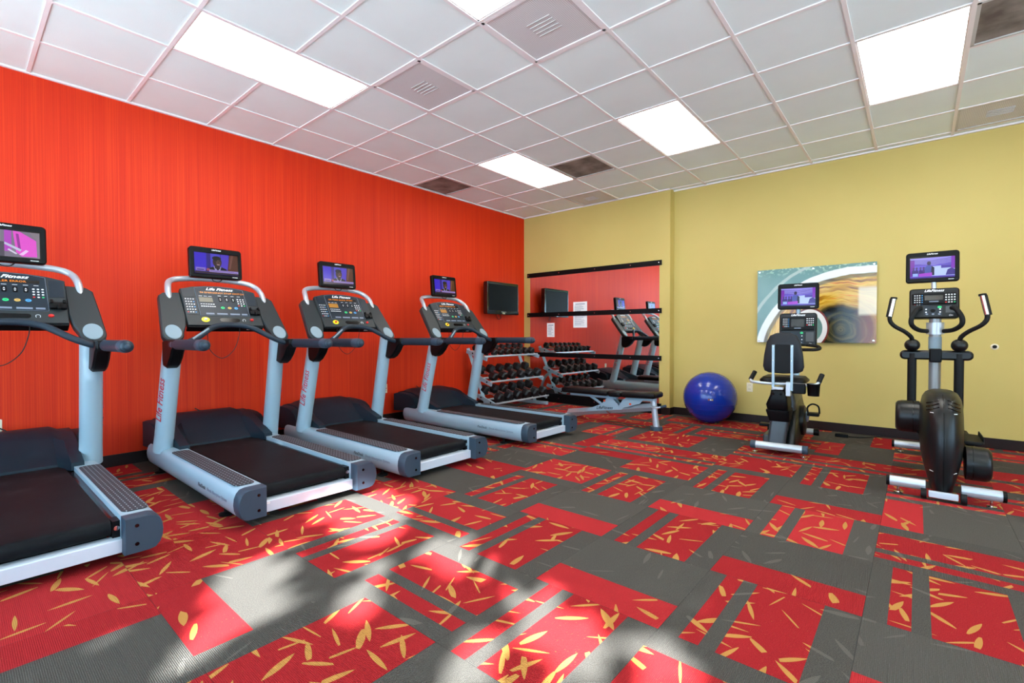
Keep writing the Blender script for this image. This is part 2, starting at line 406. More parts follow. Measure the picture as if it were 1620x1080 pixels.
for k, (a, e) in enumerate(rwins):
    f_ = 0.05; b = MB()
    b.box(XR+0.05, XR+0.11, a, e, WZ0, WZ0+f_).box(XR+0.05, XR+0.11, a, e, WZ1-f_, WZ1).box(XR+0.05, XR+0.11, a, a+f_, WZ0, WZ1).box(XR+0.05, XR+0.11, e-f_, e, WZ0, WZ1).box(XR+0.05, XR+0.11, (a+e)/2-0.025, (a+e)/2+0.025, WZ0, WZ1)
    wo = struct(b.build('window_%d' % (k+3), M['alu'], smooth=False)); wo['label'] = 'tall window in the right wall beyond the picture'
    for y0, y1 in ((a+f_, (a+e)/2-0.025), ((a+e)/2+0.025, e-f_)):
        MB().box(XR+0.077, XR+0.083, y0, y1, WZ0+f_, WZ1-f_).build('pane', M['glass'], wo, smooth=False)
# outdoors: paving, plus leaf cards added and cut to shape the floor's sun patches
struct(MB().box(-14, 26, -26, YF-0.16, -0.30, -0.16).box(XR+0.16, 26, YF-0.16, 14, -0.30, -0.16).build('ground', M['pave'], smooth=False))
MB().box(XR+0.16, XR+2.2, -6.4, 3.2, 3.05, 3.2).build('blocker', M['white_wall'], None, smooth=False)  # unseen slab added to keep direct sun off the right windows
tag(bpy.data.objects['blocker'], 'flat white slab added out of view to block sun at right windows', 'blocker')
GAPS = [[(2.3,-0.85),(2.18,-0.48),(2.22,-0.18),(2.56,-0.15),(2.87,-0.43),(3.0,-0.66),(3.10,-0.80),(2.95,-0.92),(2.81,-0.88)], [(3.08,-0.92),(3.27,-0.84),(3.36,-0.95),(3.22,-1.04)],
 [(3.11,-0.42),(3.5,-0.43),(3.72,-0.55),(3.76,-0.76),(3.54,-0.76),(3.29,-0.73)], [(2.66,-1.41),(2.65,-1.07),(2.91,-1.12),(3.27,-1.36),(3.33,-1.48),(3.4,-1.8)],
 [(3.18,-1.18),(3.31,-0.97),(3.5,-1.05),(3.66,-1.2),(3.62,-1.32),(3.4,-1.28)], [(3.83,-0.67),(3.98,-0.46),(4.15,-0.58),(4.38,-0.62),(4.43,-0.79),(4.5,-0.96),(4.31,-1.05),(4.02,-0.84),(3.93,-0.86)],
 [(3.94,-0.93),(4.03,-0.92),(4.3,-1.15),(4.1,-1.35),(3.95,-1.25)], [(4.40,-0.60),(4.56,-0.54),(4.68,-0.62),(4.75,-0.73),(4.55,-0.95),(4.5,-0.8)]]
def inpoly(x, y, P):
    c = False
    for k in range(len(P)):
        (x0, y0), (x1, y1) = P[k-1], P[k]
        if (y0 > y) != (y1 > y) and x < (x1-x0)*(y-y0)/(y1-y0)+x0: c = not c
    return c
ax_a = SUN_DIR.cross(Vector((0, 0, 1))).normalized(); ax_b = ax_a.cross(SUN_DIR).normalized()
org = Vector((3.6, -1.0, 0))-SUN_DIR*7.0; rl = random.Random(11); b = MB()
STEP = 0.07
for iu in range(-75, 76):
    for iv in range(-62, 63):
        p = org+ax_a*(iu*STEP)+ax_b*(iv*STEP)
        tw = (YF-p.y)/SUN_DIR.y; q = p+SUN_DIR*tw
        if not (WZ0-0.1 < q.z < WZ1+0.1 and any(a-0.1 < q.x < e+0.1 for a, e in wins)): continue
        hit = p+SUN_DIR*(-p.z/SUN_DIR.z)
        if any(inpoly(hit.x, hit.y, G) for G in GAPS): continue
        c = p+SUN_DIR*rl.uniform(-0.35, 0.35)+ax_a*rl.uniform(-0.03, 0.03)+ax_b*rl.uniform(-0.03, 0.03)
        e1 = (ax_a*math.cos(rl.random())+ax_b*math.sin(rl.random())+SUN_DIR*rl.uniform(-0.3, 0.3)).normalized(); e2 = SUN_DIR.cross(e1).normalized(); h = 0.066
        b.add([c-e1*h*1.25, c-e2*h*0.9-e1*h*0.3, c-e2*h*0.9+e1*h*0.4, c+e1*h*1.25, c+e2*h*0.9+e1*h*0.4, c+e2*h*0.9-e1*h*0.3], [(0, 1, 2, 3, 4, 5)])
tr = thing('gobo', 'leafy gobo added behind the viewer to shape the sun patches', 'gobo', (org.x+0.5, org.y-0.6, -0.16))  # added blocker, with gaps left where sun should reach the floor
fo = b.build('gobo_leaves', M['leaf'], tr, smooth=False); fo.location = (-org.x-0.5, -org.y+0.6, 0.16); fo['kind'] = 'stuff'
MB().tube([(0, 0, 0), (0.1, 0, 2.2), (0.0, 0.2, org.z+0.3)], [0.2, 0.15, 0.08], None, 10).build('gobo_trunk', M['bark'], tr)  # stem dressing the added leaf cards
# baseboards
struct(MB().box(0, 0.012, YF, YL, 0, 0.1016).build('baseboard_left', M['base'], bevel=0.003))
struct(MB().box(0.012, 2.605, YL-0.012, YL, 0, 0.1016).box(2.605, 2.617, YL-0.012, YB-0.012, 0, 0.1016).box(2.605, XR, YB-0.012, YB, 0, 0.1016).build('baseboard_back', M['base'], bevel=0.003))
struct(MB().box(XR-0.012, XR, YF, YB-0.012, 0, 0.1016).build('baseboard_right', M['base'], bevel=0.003))

# ------------------------------------------------------------------ suspended ceiling
ce = struct(MB().box(-0.15, XR+0.15, YF-0.15, YB+0.15, H+0.25, H+0.37).build('ceiling', M['white_wall'], smooth=False))
ce['label'] = 'suspended ceiling of pale square tiles in a white grid'
LIGHTS = [(2, -2), (5, -2), (8, -2), (2, 3), (5, 3), (8, 3), (11, -2), (11, 3)]
VENTS = {(3, 0): 'perf', (5, 0): 'perf', (0, 3): 'stain', (3, 4): 'stain', (2, 6): 'perfdark', (9, 3): 'stain', (9, 6): 'perfdark'}
lit = set((i, j+d) for i, j in LIGHTS for d in (0, 1))
g_ = 0.012
cm = {}
def tilebox(x0, x1, y0, y1):
    key = (round(x1-x0, 4), round(y1-y0, 4))
    if key not in cm:
        w_, d_ = key; o = MB().box(-w_/2, w_/2, -d_/2, d_/2, 0, 0.015).build('ceiling_tile', M['tile'], None, smooth=False); cm[key] = o.data; bpy.data.objects.remove(o)
    o = bpy.data.objects.new('ceiling_tile', cm[key]); col.objects.link(o); o.parent = ce; o.location = ((x0+x1)/2, (y0+y1)/2, H+0.004)
for i in range(0, 15):
    for j in range(-6, 8):
        if (i, j) in lit or (i, j) in VENTS: continue
        x0, x1 = i*T, min((i+1)*T, XR); y0, y1 = max(j*T, YF), min((j+1)*T, YL if (i+1)*T < 2.7 and j == 6 else YB)
        if j == 7 and i*T < 2.6: x0 = max(x0, 2.605) 
        if x1-x0 < 0.03 or y1-y0 < 0.03: continue
        tilebox(x0+0.003, x1-0.003, y0+0.003, y1-0.003)
for i in range(0, 15):
    x = i*T
    if x > XR: break
    MB().box(max(x-g_, 0), x+g_, YF, YL if x < 2.6 else YB, H-0.004, H+0.004).build('grid_bar', M['tbar'], ce, smooth=False)
for j in range(-5, 8):
    y = j*T
    if y > YB: break
    x = 0 if y < YL else 2.605
    cuts = sorted(i for (i, q) in LIGHTS if q+1 == j)
    for i in cuts+[None]:
        e = XR if i is None else i*T-g_
        MB().box(x, e, y-g_, y+g_, H-0.0035, H+0.004).build('grid_bar', M['tbar'], ce, smooth=False)
        if i is not None: x = (i+1)*T+g_
struct(MB().box(0, 0.022, YF, YL, H-0.012, H+0.004).box(0, 2.605, YL-0.022, YL, H-0.012, H+0.004).box(2.605, XR, YB-0.022, YB, H-0.012, H+0.004).build('trim_1', M['tbar'], smooth=False))['label'] = 'white ceiling edge angle along the walls'
WHERE = {(2, -2): 'long lit ceiling panel nearest the red wall, above the treadmills', (5, -2): 'lit ceiling panel cut by the top edge beside square air diffuser',
 (8, -2): 'lit ceiling panel overhead, outside the picture', (2, 3): 'smallest lit ceiling panel, deepest in the corner above the dumbbells', (5, 3): 'middle lit ceiling panel above the mirror end and ball',
 (8, 3): 'lit ceiling panel at far right above the elliptical', (11, -2): 'lit ceiling panel near right wall behind viewer', (11, 3): 'lit ceiling panel near right wall beyond the picture'}
for (i, j) in LIGHTS:
    x0, y0 = i*T, j*T
    th = thing('ceiling_light', WHERE[(i, j)], 'ceiling light', (x0+T/2, y0+T, H), 0, 'fluorescent ceiling panels')
    MB().box(-T/2+0.022, T/2-0.022, -T+0.022, T-0.022, 0.004, 0.009).build('diffuser', M['diffuser'], th, smooth=False)
    a, c = T/2-g_, T-g_
    MB().box(-a, a, -c, -c+0.011, 0.0, 0.03).box(-a, a, c-0.011, c, 0.0, 0.03).box(-a, -a+0.011, -c, c, 0.0, 0.03).box(a-0.011, a, -c, c, 0.0, 0.03).build('frame', M['tbar'], th, smooth=False)
VL = {(3, 0): 'square perforated air diffuser beside the long lit panel', (5, 0): 'large square perforated air diffuser at the top of the picture', (0, 3): 'dark dusty return grille against the red wall',
      (3, 4): 'brown stained air grille beside the smallest lit panel', (2, 6): 'grey perforated grille against the wall above the mirror', (9, 3): 'dark stained ceiling grille at top right corner', (9, 6): 'grey perforated grille above yellow wall at far right'}
for (i, j), kd in VENTS.items():
    y1 = min((j+1)*T, YL if i < 4 else YB) if j == 6 else (j+1)*T
    x0, x1, y0 = i*T+g_, (i+1)*T-g_, j*T+g_; y1 -= g_
    th = thing('air_vent', VL[(i, j)], 'air vent', ((x0+x1)/2, (y0+y1)/2, H), 0, 'ceiling air vents')
    hx, hy = (x1-x0)/2, (y1-y0)/2
    MB().box(-hx, hx, -hy, -hy+0.02, -0.004, 0.012).box(-hx, hx, hy-0.02, hy, -0.004, 0.012).box(-hx, -hx+0.02, -hy, hy, -0.004, 0.012).box(hx-0.02, hx, -hy, hy, -0.004, 0.012).build('frame', M['tbar'] if kd == 'perf' else M['ventgray'], th, smooth=False)
    MB().box(-hx+0.02, hx-0.02, -hy+0.02, hy-0.02, 0.004, 0.010).build('plate', M['stain'] if kd == 'stain' else M['ventplate'], th, smooth=False)
    if kd != 'stain':
        for q in range(-2, 3):
            MB().box(-0.09, 0.09, q*0.035-0.004, q*0.035+0.004, -0.001, 0.004).build('louvre', M['ventgray'], th, smooth=False)

# ------------------------------------------------------------------ screens: pictures, and glare on one, drawn as flat lit shapes
def screen_picture(kind, wd, ht, X, parent):
    """flat shapes on a lit screen, local XY of X, sizes as fractions of the screen"""
    b = MB(); lay = [0]
    def poly(pts, rgb, s=0.9):
        lay[0] += 1
        b.add([((x-0.5)*wd, (y-0.5)*ht, 0.0002*lay[0]) for x, y in pts], [tuple(range(len(pts)))], emat(rgb, s))
    R_ = lambda x0, x1, y0, y1: [(x0, y0), (x1, y0), (x1, y1), (x0, y1)]
    def el(cx, cy, rx, ry): return ell(cx, cy, rx, ry, 18)
    if kind == 'host':
        poly(R_(0, 1, 0, 1), (46, 30, 150)); poly(R_(.0, .26, .15, 1), (52, 26, 196)); poly(R_(.28, .36, .15, 1), (40, 24, 120)); poly(R_(.36, .58, .2, 1), (70, 62, 190)); poly(R_(.60, .78, .2, 1), (76, 54, 190))
        poly([(.80, 1), (1, 1), (1, .12), (.74, .12)], (84, 46, 26)); poly([(.84, 1), (.9, 1), (.82, .3), (.78, .3)], (110, 70, 60))
        poly([(.22, .12), (.30, .28), (.42, .36), (.62, .36), (.72, .28), (.76, .12)], (18, 14, 22)); poly([(.42, .38), (.46, .18), (.56, .12), (.60, .38)], (150, 150, 190)); poly([(.46, .34), (.52, .14), (.58, .36)], (20, 16, 24))
        poly(R_(.45, .57, .28, .45), (46, 30, 30)); poly(el(.51, .60, .105, .25), (50, 33, 33)); poly(el(.50, .78, .105, .11), (16, 12, 16)); poly(el(.535, .58, .055, .13), (84, 58, 54)); poly(el(.535, .47, .04, .022), (170, 140, 140)); poly(el(.50, .65, .02, .014), (14, 10, 12)); poly(el(.57, .65, .02, .014), (14, 10, 12)); poly([(.54, .64), (.525, .55), (.56, .55)], (58, 38, 36))
        poly(R_(.02, .24, .12, .28), (130, 110, 190)); poly(R_(.05, .2, .15, .2), (60, 40, 120)); poly(R_(.26, .33, .14, .26), (150, 70, 90)); poly(R_(.32, 1, .09, .2), (150, 130, 200)); poly(R_(.34, .97, .12, .135), (90, 60, 130)); poly(R_(.34, .9, .16, .172), (90, 60, 130)); poly(R_(0, 1, 0, .09), (46, 26, 36))
    elif kind == 'studio':
        poly(R_(0, 1, 0, 1), (110, 90, 216)); poly([(0, 1), (1, 1), (1, .72), (.55, .62), (0, .74)], (150, 140, 236))
        for q in range(5): poly([(0, .93-q*.07), (.5, .86-q*.05), (1, .95-q*.07), (1, .925-q*.07), (.5, .845-q*.05), (0, .905-q*.07)], (66, 44, 140))
        poly([(.42, .55), (1, .6), (1, .08), (.5, .1)], (186, 206, 255)); poly(R_(.7, .95, .45, .6), (80, 60, 170)); poly(R_(.0, .1, .1, .9), (118, 30, 170)); poly(R_(.92, 1, .4, 1), (130, 40, 190))
        for x in (.08, .15, .24, .31): poly([(x-.04, .12), (x-.04, .36), (x, .48), (x+.04, .36), (x+.04, .12)], (52, 28, 120)); poly(el(x, .50, .025, .05), (70, 40, 110))
        poly([(.34, .12), (.33, .5), (.39, .62), (.47, .62), (.52, .5), (.52, .12)], (70, 80, 170)); poly(el(.43, .72, .045, .10), (50, 34, 70)); poly([(.47, .12), (.49, .58), (.55, .5), (.55, .12)], (26, 22, 60))
        poly([(.2, .08), (.2, .22), (.5, .26), (.5, .08)], (168, 60, 210)); poly(R_(.06, .18, .1, .24), (150, 180, 250)); poly([(.8, .1), (.84, .36), (.92, .44), (1, .36), (1, .1)], (60, 40, 140)); poly(R_(0, 1, 0, .06), (70, 40, 150))
    else:  # glare: reflections on the screen painted as glowing shapes
        poly(R_(0, 1, 0, 1), (120, 112, 130)); poly(R_(0, .45, .45, 1), (138, 128, 140)); poly(R_(.3, .5, 0, .55), (74, 66, 80)); poly(R_(.5, .6, .2, 1), (176, 60, 190)); poly([(.62, 1), (.72, .98), (.95, .68), (.96, .05), (.74, .03), (.66, .2)], (226, 74, 206)); poly([(.66, .9), (.70, .9), (.73, .3), (.69, .3)], (150, 40, 150)); poly([(.5, .55), (.74, .3), (.72, .22), (.5, .46)], (190, 190, 220)); poly([(.56, .3), (.68, .14), (.66, .1), (.54, .26)], (210, 205, 225)); poly([(.70, .1), (.80, .3), (.84, .26), (.76, .08)], (236, 196, 240)); poly([(.85, 1), (1, 1), (1, 0), (.97, 0), (.96, .7)], (128, 118, 128))
    o = b.build('picture', None, parent, smooth=False); o.matrix_local = X; return o

def monitor(parent, X, wd, ht, kind, thick=0.05):
    """small bolt-on television: X maps local xy (face) and z (towards viewer)"""
    b = MB()
    P = rrect(-wd/2, wd/2, -ht/2, ht/2, 0.022, 4)
    top = []
    for x, y in P:  # slightly arched top edge
        top.append((x, y+(0.012*(1-(2*x/wd)**2) if y > ht/2-0.024 else 0)))
    b.prism(top, -thick, 0.0, None, None, 0.007)
    o = b.build('monitor', M['black'], parent); o.matrix_local = X; lbl(o, 'small black television above the console')
    sw, sh = wd*0.83, ht*0.70
    MB().box(-sw/2-0.006, sw/2+0.006, -sh/2-0.012, sh/2, 0.0, 0.0012).build('screen', M['gloss'], o, smooth=False)
    screen_picture(kind, sw, sh-0.006, Tr(0, -0.006, 0.0014), o)
    text('LifeFitness', 0.017, Tr(0, ht/2-0.017, 0.0008), M['white'], o, 0.35, bold=0.0004)
    MB().box(wd*0.30, wd*0.40, -ht/2+0.017, -ht/2+0.021, 0, 0.001).build('maker_mark', M['white'], o, smooth=False)
    MB().tube([(0, -0.02, -thick-0.03), (0, -0.02, -thick+0.002)], 0.03, None, 12).build('mount', M['black'], o)
    return o

# ------------------------------------------------------------------ treadmills
def console_face(th, X, led, lit, ring_plain, hw):
    """everything on the sloping console panel; local x right, y up the slope, z out of the face"""
    body = MB().prism([(-hw, -0.02), (hw, -0.02), (hw, 0.44), (0.2, 0.475), (0.1, 0.495), (0, 0.502), (-0.1, 0.495), (-0.2, 0.475), (-hw, 0.44)], -0.05, 0.0, None, None, 0.006).build('console', M['cons'], th)
    body.matrix_local = X
    MB().box(-hw+0.002, hw-0.002, -0.035, -0.012, -0.075, -0.012).build('lower_lip', M['black'], body, bevel=0.004)
    MB().box(0.155, 0.205, -0.036, -0.0345, -0.045, -0.030).build('sticker', M['white'], body, smooth=False)
    ov = MB().prism([(-0.182, 0.105), (0.19, 0.105), (0.185, 0.455), (0.1, 0.478), (0, 0.485), (-0.1, 0.478), (-0.182, 0.455)], 0.0, 0.003).build('overlay', M['overlay'], body, smooth=False)
    b = MB(); p = [(-0.184, 0.103), (0.192, 0.103), (0.187, 0.457), (0.1, 0.480), (0, 0.487), (-0.1, 0.480), (-0.184, 0.457)]
    for q in range(len(p)): b.tube([(p[q][0], p[q][1], 0.0025), (p[(q+1) % 7][0], p[(q+1) % 7][1], 0.0025)], 0.0012, None, 5)
    b.build('overlay_rim', M['graytext'], body)
    text('Life Fitness', 0.046, Tr(0, 0.448, 0.0034), M['white'], body, 0.4, bold=0.0012)
    MB().box(-0.158, 0.158, 0.385, 0.417, 0.003, 0.0036).build('led_window', M['ledstrip'], ov, smooth=False)
    text(led, 0.027, Tr(-0.15, 0.400, 0.0040), M['amber'], body, 0, 'LEFT', 'led_message', sx=0.92)
    MB().box(-0.168, -0.068, 0.275, 0.335, 0.003, 0.004).build('lcd', M['lcdlit'] if lit else M['lcd'], ov, smooth=False)
    b = MB()
    for q in range(3): b.box(-0.165+q*0.035, -0.14+q*0.035, 0.350, 0.354, 0.003, 0.0036)
    for x in (-0.01, 0.04, 0.09, 0.14): b.box(x-0.012, x+0.012, 0.362, 0.366, 0.003, 0.0036)
    for q in range(6): b.box(-0.165+q*0.018, -0.152+q*0.018, 0.245, 0.252, 0.003, 0.0036)
    for q in range(7): b.box(-0.165+q*0.016, -0.153+q*0.016, 0.215, 0.224, 0.003, 0.0036)
    b.build('printed_marks', M['white'], ov, smooth=False)
    for x in (-0.01, 0.04, 0.09):
        k = MB().prism(rrect(x-0.012, x+0.012, 0.285, 0.345, 0.009), 0.003, 0.0045).build('arrow_button', M['black'], ov)
        MB().prism([(x-0.006, 0.320), (x+0.006, 0.320), (x, 0.332)], 0.0045, 0.005, M['white']).prism([(x-0.006, 0.310), (x+0.006, 0.310), (x, 0.298)], 0.0045, 0.005, M['white']).build('arrows', M['white'], k, smooth=False)
    for x, c in ((-0.006, 'green'), (0.047, 'gold'), (0.098, 'blue')):
        k = MB().prism(ell(x, 0.205, 0.015, 0.015), 0.003, 0.006, None, None, 0.001).build('round_button', M[c], ov)
        MB().box(x-0.006, x+0.006, 0.203, 0.207, 0.006, 0.0065).build('button_mark', M['overlay'], k, smooth=False)
    b = MB()
    for r in range(4):
        for c in range(3):
            b.prism(ell(0.126+c*0.022, 0.325-r*0.028, 0.0065, 0.0065, 8), 0.003, 0.005, M['redb'] if (r, c) == (3, 0) else M['green'] if (r, c) == (3, 2) else M['white'])
    b.build('keypad', None, ov)
    b = MB()
    for q, (x0, x1) in enumerate(((-0.14, -0.08), (-0.06, 0.02), (0.04, 0.115), (0.13, 0.175))): b.box(x0, x1, 0.117, 0.135, 0.003, 0.0035)
    b.build('fine_print', M['graytext'], ov, smooth=False)
    kp = MB().prism(rrect(-0.278, -0.196, 0.115, 0.325, 0.01), 0.0, 0.003).build('channel_keypad', M['overlay'], body)
    b = MB()
    for r in range(6):
        for c in range(4):
            b.prism(ell(-0.265+c*0.018, 0.305-r*0.033, 0.0055, 0.0055, 8), 0.003, 0.005, M['blue'] if c == 3 and r % 2 else M['redb'] if (r, c) == (5, 0) else M['gold'] if (r, c) == (5, 3) else M['white'])
    b.build('keys', None, kp)
    MB().box(-0.275, -0.2, 0.335, 0.43, 0.0, 0.002).build('side_recess', M['overlay'], body, smooth=False)
    MB().box(0.2, 0.275, 0.25, 0.43, 0.0, 0.002).build('side_recess', M['overlay'], body, smooth=False)
    MB().prism(rrect(-0.05, 0.105, 0.028, 0.072, 0.02), 0.0, 0.0015).build('tray_slot', M['gloss'], body)
    rg = MB()
    rg.lathe([(0.020, 0.0), (0.030, 0.0), (0.030, 0.004), (0.020, 0.004)], None, 24, Tr(-0.155, 0.05, 0)).build('stop_ring', M['yellowring'], body)
    MB().lathe([(0.0195, 0), (0.0195, 0.003), (0.001, 0.003)], M['cons'], 20, Tr(-0.155, 0.05, 0)).lathe([(0.011, 0.003), (0.011, 0.012), (0.008, 0.016), (0.001, 0.017)], M['white'] if ring_plain else M['redb'], 16, Tr(-0.155, 0.05, 0)).build('stop_magnet', None, body)
    MB().lathe([(0.015, 0), (0.015, 0.004), (0.011, 0.010), (0.001, 0.012)], None, 18, Tr(0.2, 0.055, 0)).build('stop_button', M['redb'], body)
    MB().tube(smooth_path([(0.128, 0.036, 0.001), (0.126, 0.055, 0.001), (0.137, 0.064, 0.001), (0.148, 0.055, 0.001), (0.146, 0.036, 0.001)], 3), 0.0015, None, 5).build('headphone_mark', M['white'], body)
    # phone clip
    ck = MB().prism(rrect(0.195, 0.283, 0.12, 0.185, 0.012), 0.0, 0.022, None, None, 0.004).build('phone_clip', M['black'], body)
    MB().box(0.2, 0.215, 0.17, 0.205, 0.002, 0.03).box(0.262, 0.277, 0.17, 0.205, 0.002, 0.03).box(0.232, 0.246, 0.105, 0.15, 0.018, 0.034).build('clip_jaw', M['black'], ck, bevel=0.003)
    return body

def treadmill(yc, label, led, lit, ring_plain, pic, x_off=0.0, detail=True):
    th = thing('treadmill', label, 'treadmill', (x_off, yc, 0), 0, 'row of treadmills facing the red wall')
    n_arc = 8
    for s in (-1, 1):
        # side rail, D-shaped with a rounded outer face and rounded nose
        def prof(k, dz=0.0):
            yi, yo, z0, z1 = 0.298, 0.455, 0.048, 0.226
            pts = [(yi, z0), (yi, z1)]
            cy, rz = yo-0.06, (z1-z0)/2; cz = (z0+z1)/2
            for q in range(n_arc+1):
                a = PI/2-PI*q/n_arc
                pts.append((cy+0.06*math.cos(a)**0.8 if math.cos(a) > 0 else cy, cz+rz*math.sin(a)))
            cyy, czz = 0.37, cz
            return [(cyy+(y-cyy)*k, czz+(z-czz)*k) for y, z in pts]
        rings = []
        for x, k in ((0.285, 0.55), (0.292, 0.74), (0.31, 0.89), (0.34, 0.97), (0.38, 1.0), (2.225, 1.0)):
            rings.append([(x, s*y, z) for y, z in prof(k)])
        ra = MB().loft(rings).build('side_rail', M['silver'], th)
        rings = [[(x, s*y, z) for y, z in prof(k)] for x, k in ((2.225, 1.015), (2.29, 1.015), (2.303, 0.96))]
        cp = MB().loft(rings).build('end_cap', M['slate'], th)
        b = MB()
        for z in (0.095, 0.185): b.lathe([(0.009, 0), (0.009, 0.002), (0.001, 0.002)], None, 12, frame((2.3035, s*0.345, z), (0, 1, 0), (0, 0, 1)))
        b.build('bolt', M['gloss'], cp)
        pd = MB().prism(rrect(0.90, 2.18, min(s*0.312, s*0.425), max(s*0.312, s*0.425), 0.035), 0.226, 0.231, None, None, 0.001).build('tread_pad', M['pad'], ra)
        # upright
        up = MB().tube([(0.645, s*0.412, 0.20), (0.68, s*0.410, 0.33), (0.87, s*0.392, 1.10)], [0.069, 0.065, 0.063], None, 24).build('upright', M['silver'], th)
        d = (Vector((0.87, s*0.392, 1.10))-Vector((0.68, s*0.410, 0.33))).normalized()
        if s == -1 or detail:
            c0 = Vector((0.68, s*0.410, 0.33)).lerp(Vector((0.87, s*0.392, 1.10)), 0.38)
            nrm = Vector((0.55 if s < 0 else 0.0, s*1.0, 0)); nrm = (nrm-d*nrm.dot(d)).normalized()
            up_v = nrm.cross(d)
            text('Life Fitness', 0.078, frame(c0+nrm*0.0652, d, up_v), M['redtext'], up, 0.35, depth=0.0012)
        # bracket and grip
        pl = [(x_-0.135, z_+0.02 if z_ < 1.0 else z_) for x_, z_ in [(0.985, 1.075), (1.03, 1.09), (1.26, 1.088), (1.275, 1.06), (1.265, 1.025), (1.225, 0.985), (1.185, 0.93), (1.13, 0.88), (1.07, 0.852), (1.005, 0.865), (0.985, 0.91)]]
        br = MB().prism([(x, z) for x, z in pl], s*0.375, s*0.462, None, Matrix(((1, 0, 0, 0), (0, 0, 1, 0), (0, 1, 0, 0), (0, 0, 0, 1))), 0.012).build('handle_bracket', M['black'], th)
        hr = MB().tube([(1.03, s*0.43, 1.052), (1.085, s*0.43, 1.053), (1.66, s*0.43, 1.056), (1.69, s*0.43, 1.056), (1.705, s*0.43, 1.056), (1.713, s*0.43, 1.056)], [0.036, 0.0375, 0.0375, 0.035, 0.025, 0.008], None, 18).build('handrail', M['grip'], th)
        MB().tube([(1.082, s*0.43, 1.053), (1.087, s*0.43, 1.053)], 0.0385, None, 18).build('seam_ring', M['graytext'], hr)
        MB().tube([(1.60, s*0.43, 1.0555), (1.63, s*0.43, 1.0555), (1.675, s*0.43, 1.0555), (1.70, s*0.43, 1.0555), (1.716, s*0.43, 1.0555)], [0.038, 0.0395, 0.038, 0.029, 0.006], None, 18).build('end_knob', M['slate'], hr)
        # console wing
        X = frame((0.945, 0, 1.085), (0, 1, 0), (-0.29, 0, 0.36)) @ Matrix.Diagonal((1, 0.83, 1, 1))
        wp = [(0.286, 0.60), (0.286, 0.28), (0.305, 0.16), (0.328, 0.09)]
        for q in range(9):
            a = PI+PI*q/8; wp.append((0.400+0.072*math.cos(a), 0.075+0.085*math.sin(a)))
        wp += [(0.460, 0.25), (0.436, 0.55), (0.40, 0.592)]
        wg = MB().prism([(s*x, y) for x, y in wp], -0.055, 0.0, None, None, 0.008).build('console_wing', M['cons'], th); wg.matrix_local = X
        MB().prism(ell(s*0.398, 0.095, 0.054, 0.085), 0.0, 0.006, None, None, 0.003).build('oval_pad', M['padS'], wg)
        # gap cover, roller end, leveller
        MB().box(0.70, 2.16, s*0.262 if s > 0 else -0.298, 0.298 if s > 0 else s*0.262, 0.17, 0.196).build('deck_edge', M['gloss'], th, smooth=False)
        MB().box(2.12, 2.20, min(s*0.268, s*0.298), max(s*0.268, s*0.298), 0.11, 0.20, M['black']).lathe([(0.012, 0), (0.012, 0.004), (0.001, 0.005)], M['chrome'], 10, frame((2.2, s*0.284, 0.165), (0, 1, 0), (0, 0, 1))).build('roller_bracket', None, th)
        for x in (0.52, 1.95):
            MB().lathe([(0.04, 0.0), (0.042, 0.012), (0.012, 0.02), (0.012, 0.06), (0.001, 0.061)], None, 14, Tr(x, s*0.40, 0)).build('levelling_foot', M['rubber'], th)
    # belt around the deck
    zt, r, xr, xf = 0.206, 0.040, 2.172, 0.60
    outer = [(xf, zt)]+[(x, zt) for x in (0.9, 1.3, 1.7, 2.0)]
    for q in range(9):
        a = PI/2-PI*q/8; outer.append((xr+r*math.cos(a), zt-r+r*math.sin(a)))
    outer += [(xf, zt-2*r)]
    b = MB(); rings = [[(x, y, z) for x, z in outer] for y in (-0.262, -0.255, 0.255, 0.262)]
    b.loft(rings).build('running_belt', M['belt'], th, angle=50)
    MB().box(xf, 2.12, -0.258, 0.258, 0.07, 0.124).build('deck', M['black'], th, smooth=False)
    MB().box(2.165, 2.245, -0.30, 0.30, 0.05, 0.118).build('rear_beam', M['beam'], th, bevel=0.004)
    bt = MB().box(2.2453, 2.246, -0.297, -0.257, 0.100, 0.112).build('rating_sticker', M['paper'], th, smooth=False)
    bm_ = MB().box(0.62, 0.66, -0.285, -0.255, 0.2065, 0.208).build('hood_label', M['paper'], th, smooth=False)
    # motor hood
    cen = [(.09, .16), (.09, .405), (.20, .43), (.33, .425), (.44, .375), (.56, .285), (.67, .222), (.68, .19)]
    sho = [(.09, .16), (.09, .385), (.20, .405), (.36, .40), (.52, .36), (.70, .295), (.84, .252), (.85, .20)]
    rea = [(.09, .16), (.09, .375), (.20, .392), (.34, .388), (.43, .37), (.50, .33), (.53, .27), (.53, .19)]
    secs = [(-.425, [(x, z*0.98) for x, z in rea]), (-.40, rea), (-.362, rea), (-.352, sho), (-.285, sho), (-.235, cen), (-.1, cen), (0, cen), (.1, cen), (.235, cen), (.285, sho), (.352, sho), (.362, rea), (.40, rea), (.425, [(x, z*0.98) for x, z in rea])]
    MB().loft([[(x, y, z) for x, z in p] for y, p in secs]).build('motor_hood', M['hood'], th, angle=38)
    # console
    X = frame((0.835, 0, 1.215), (0, 1, 0), (-0.205, 0, 0.31)) @ Matrix.Diagonal((1, 0.79, 1, 1))
    console_face(th, X, led, lit, ring_plain, 0.287)
    # silver arch carrying the television
    MB().tube(smooth_path([(0.66, -0.365, 1.40), (0.61, -0.36, 1.50), (0.53, -0.325, 1.57), (0.50, -0.22, 1.60), (0.49, 0, 1.612), (0.50, 0.22, 1.60), (0.53, 0.325, 1.57), (0.61, 0.36, 1.50), (0.66, 0.365, 1.40)], 6), 0.023, None, 14).build('arch_tube', M['silver2'], th)
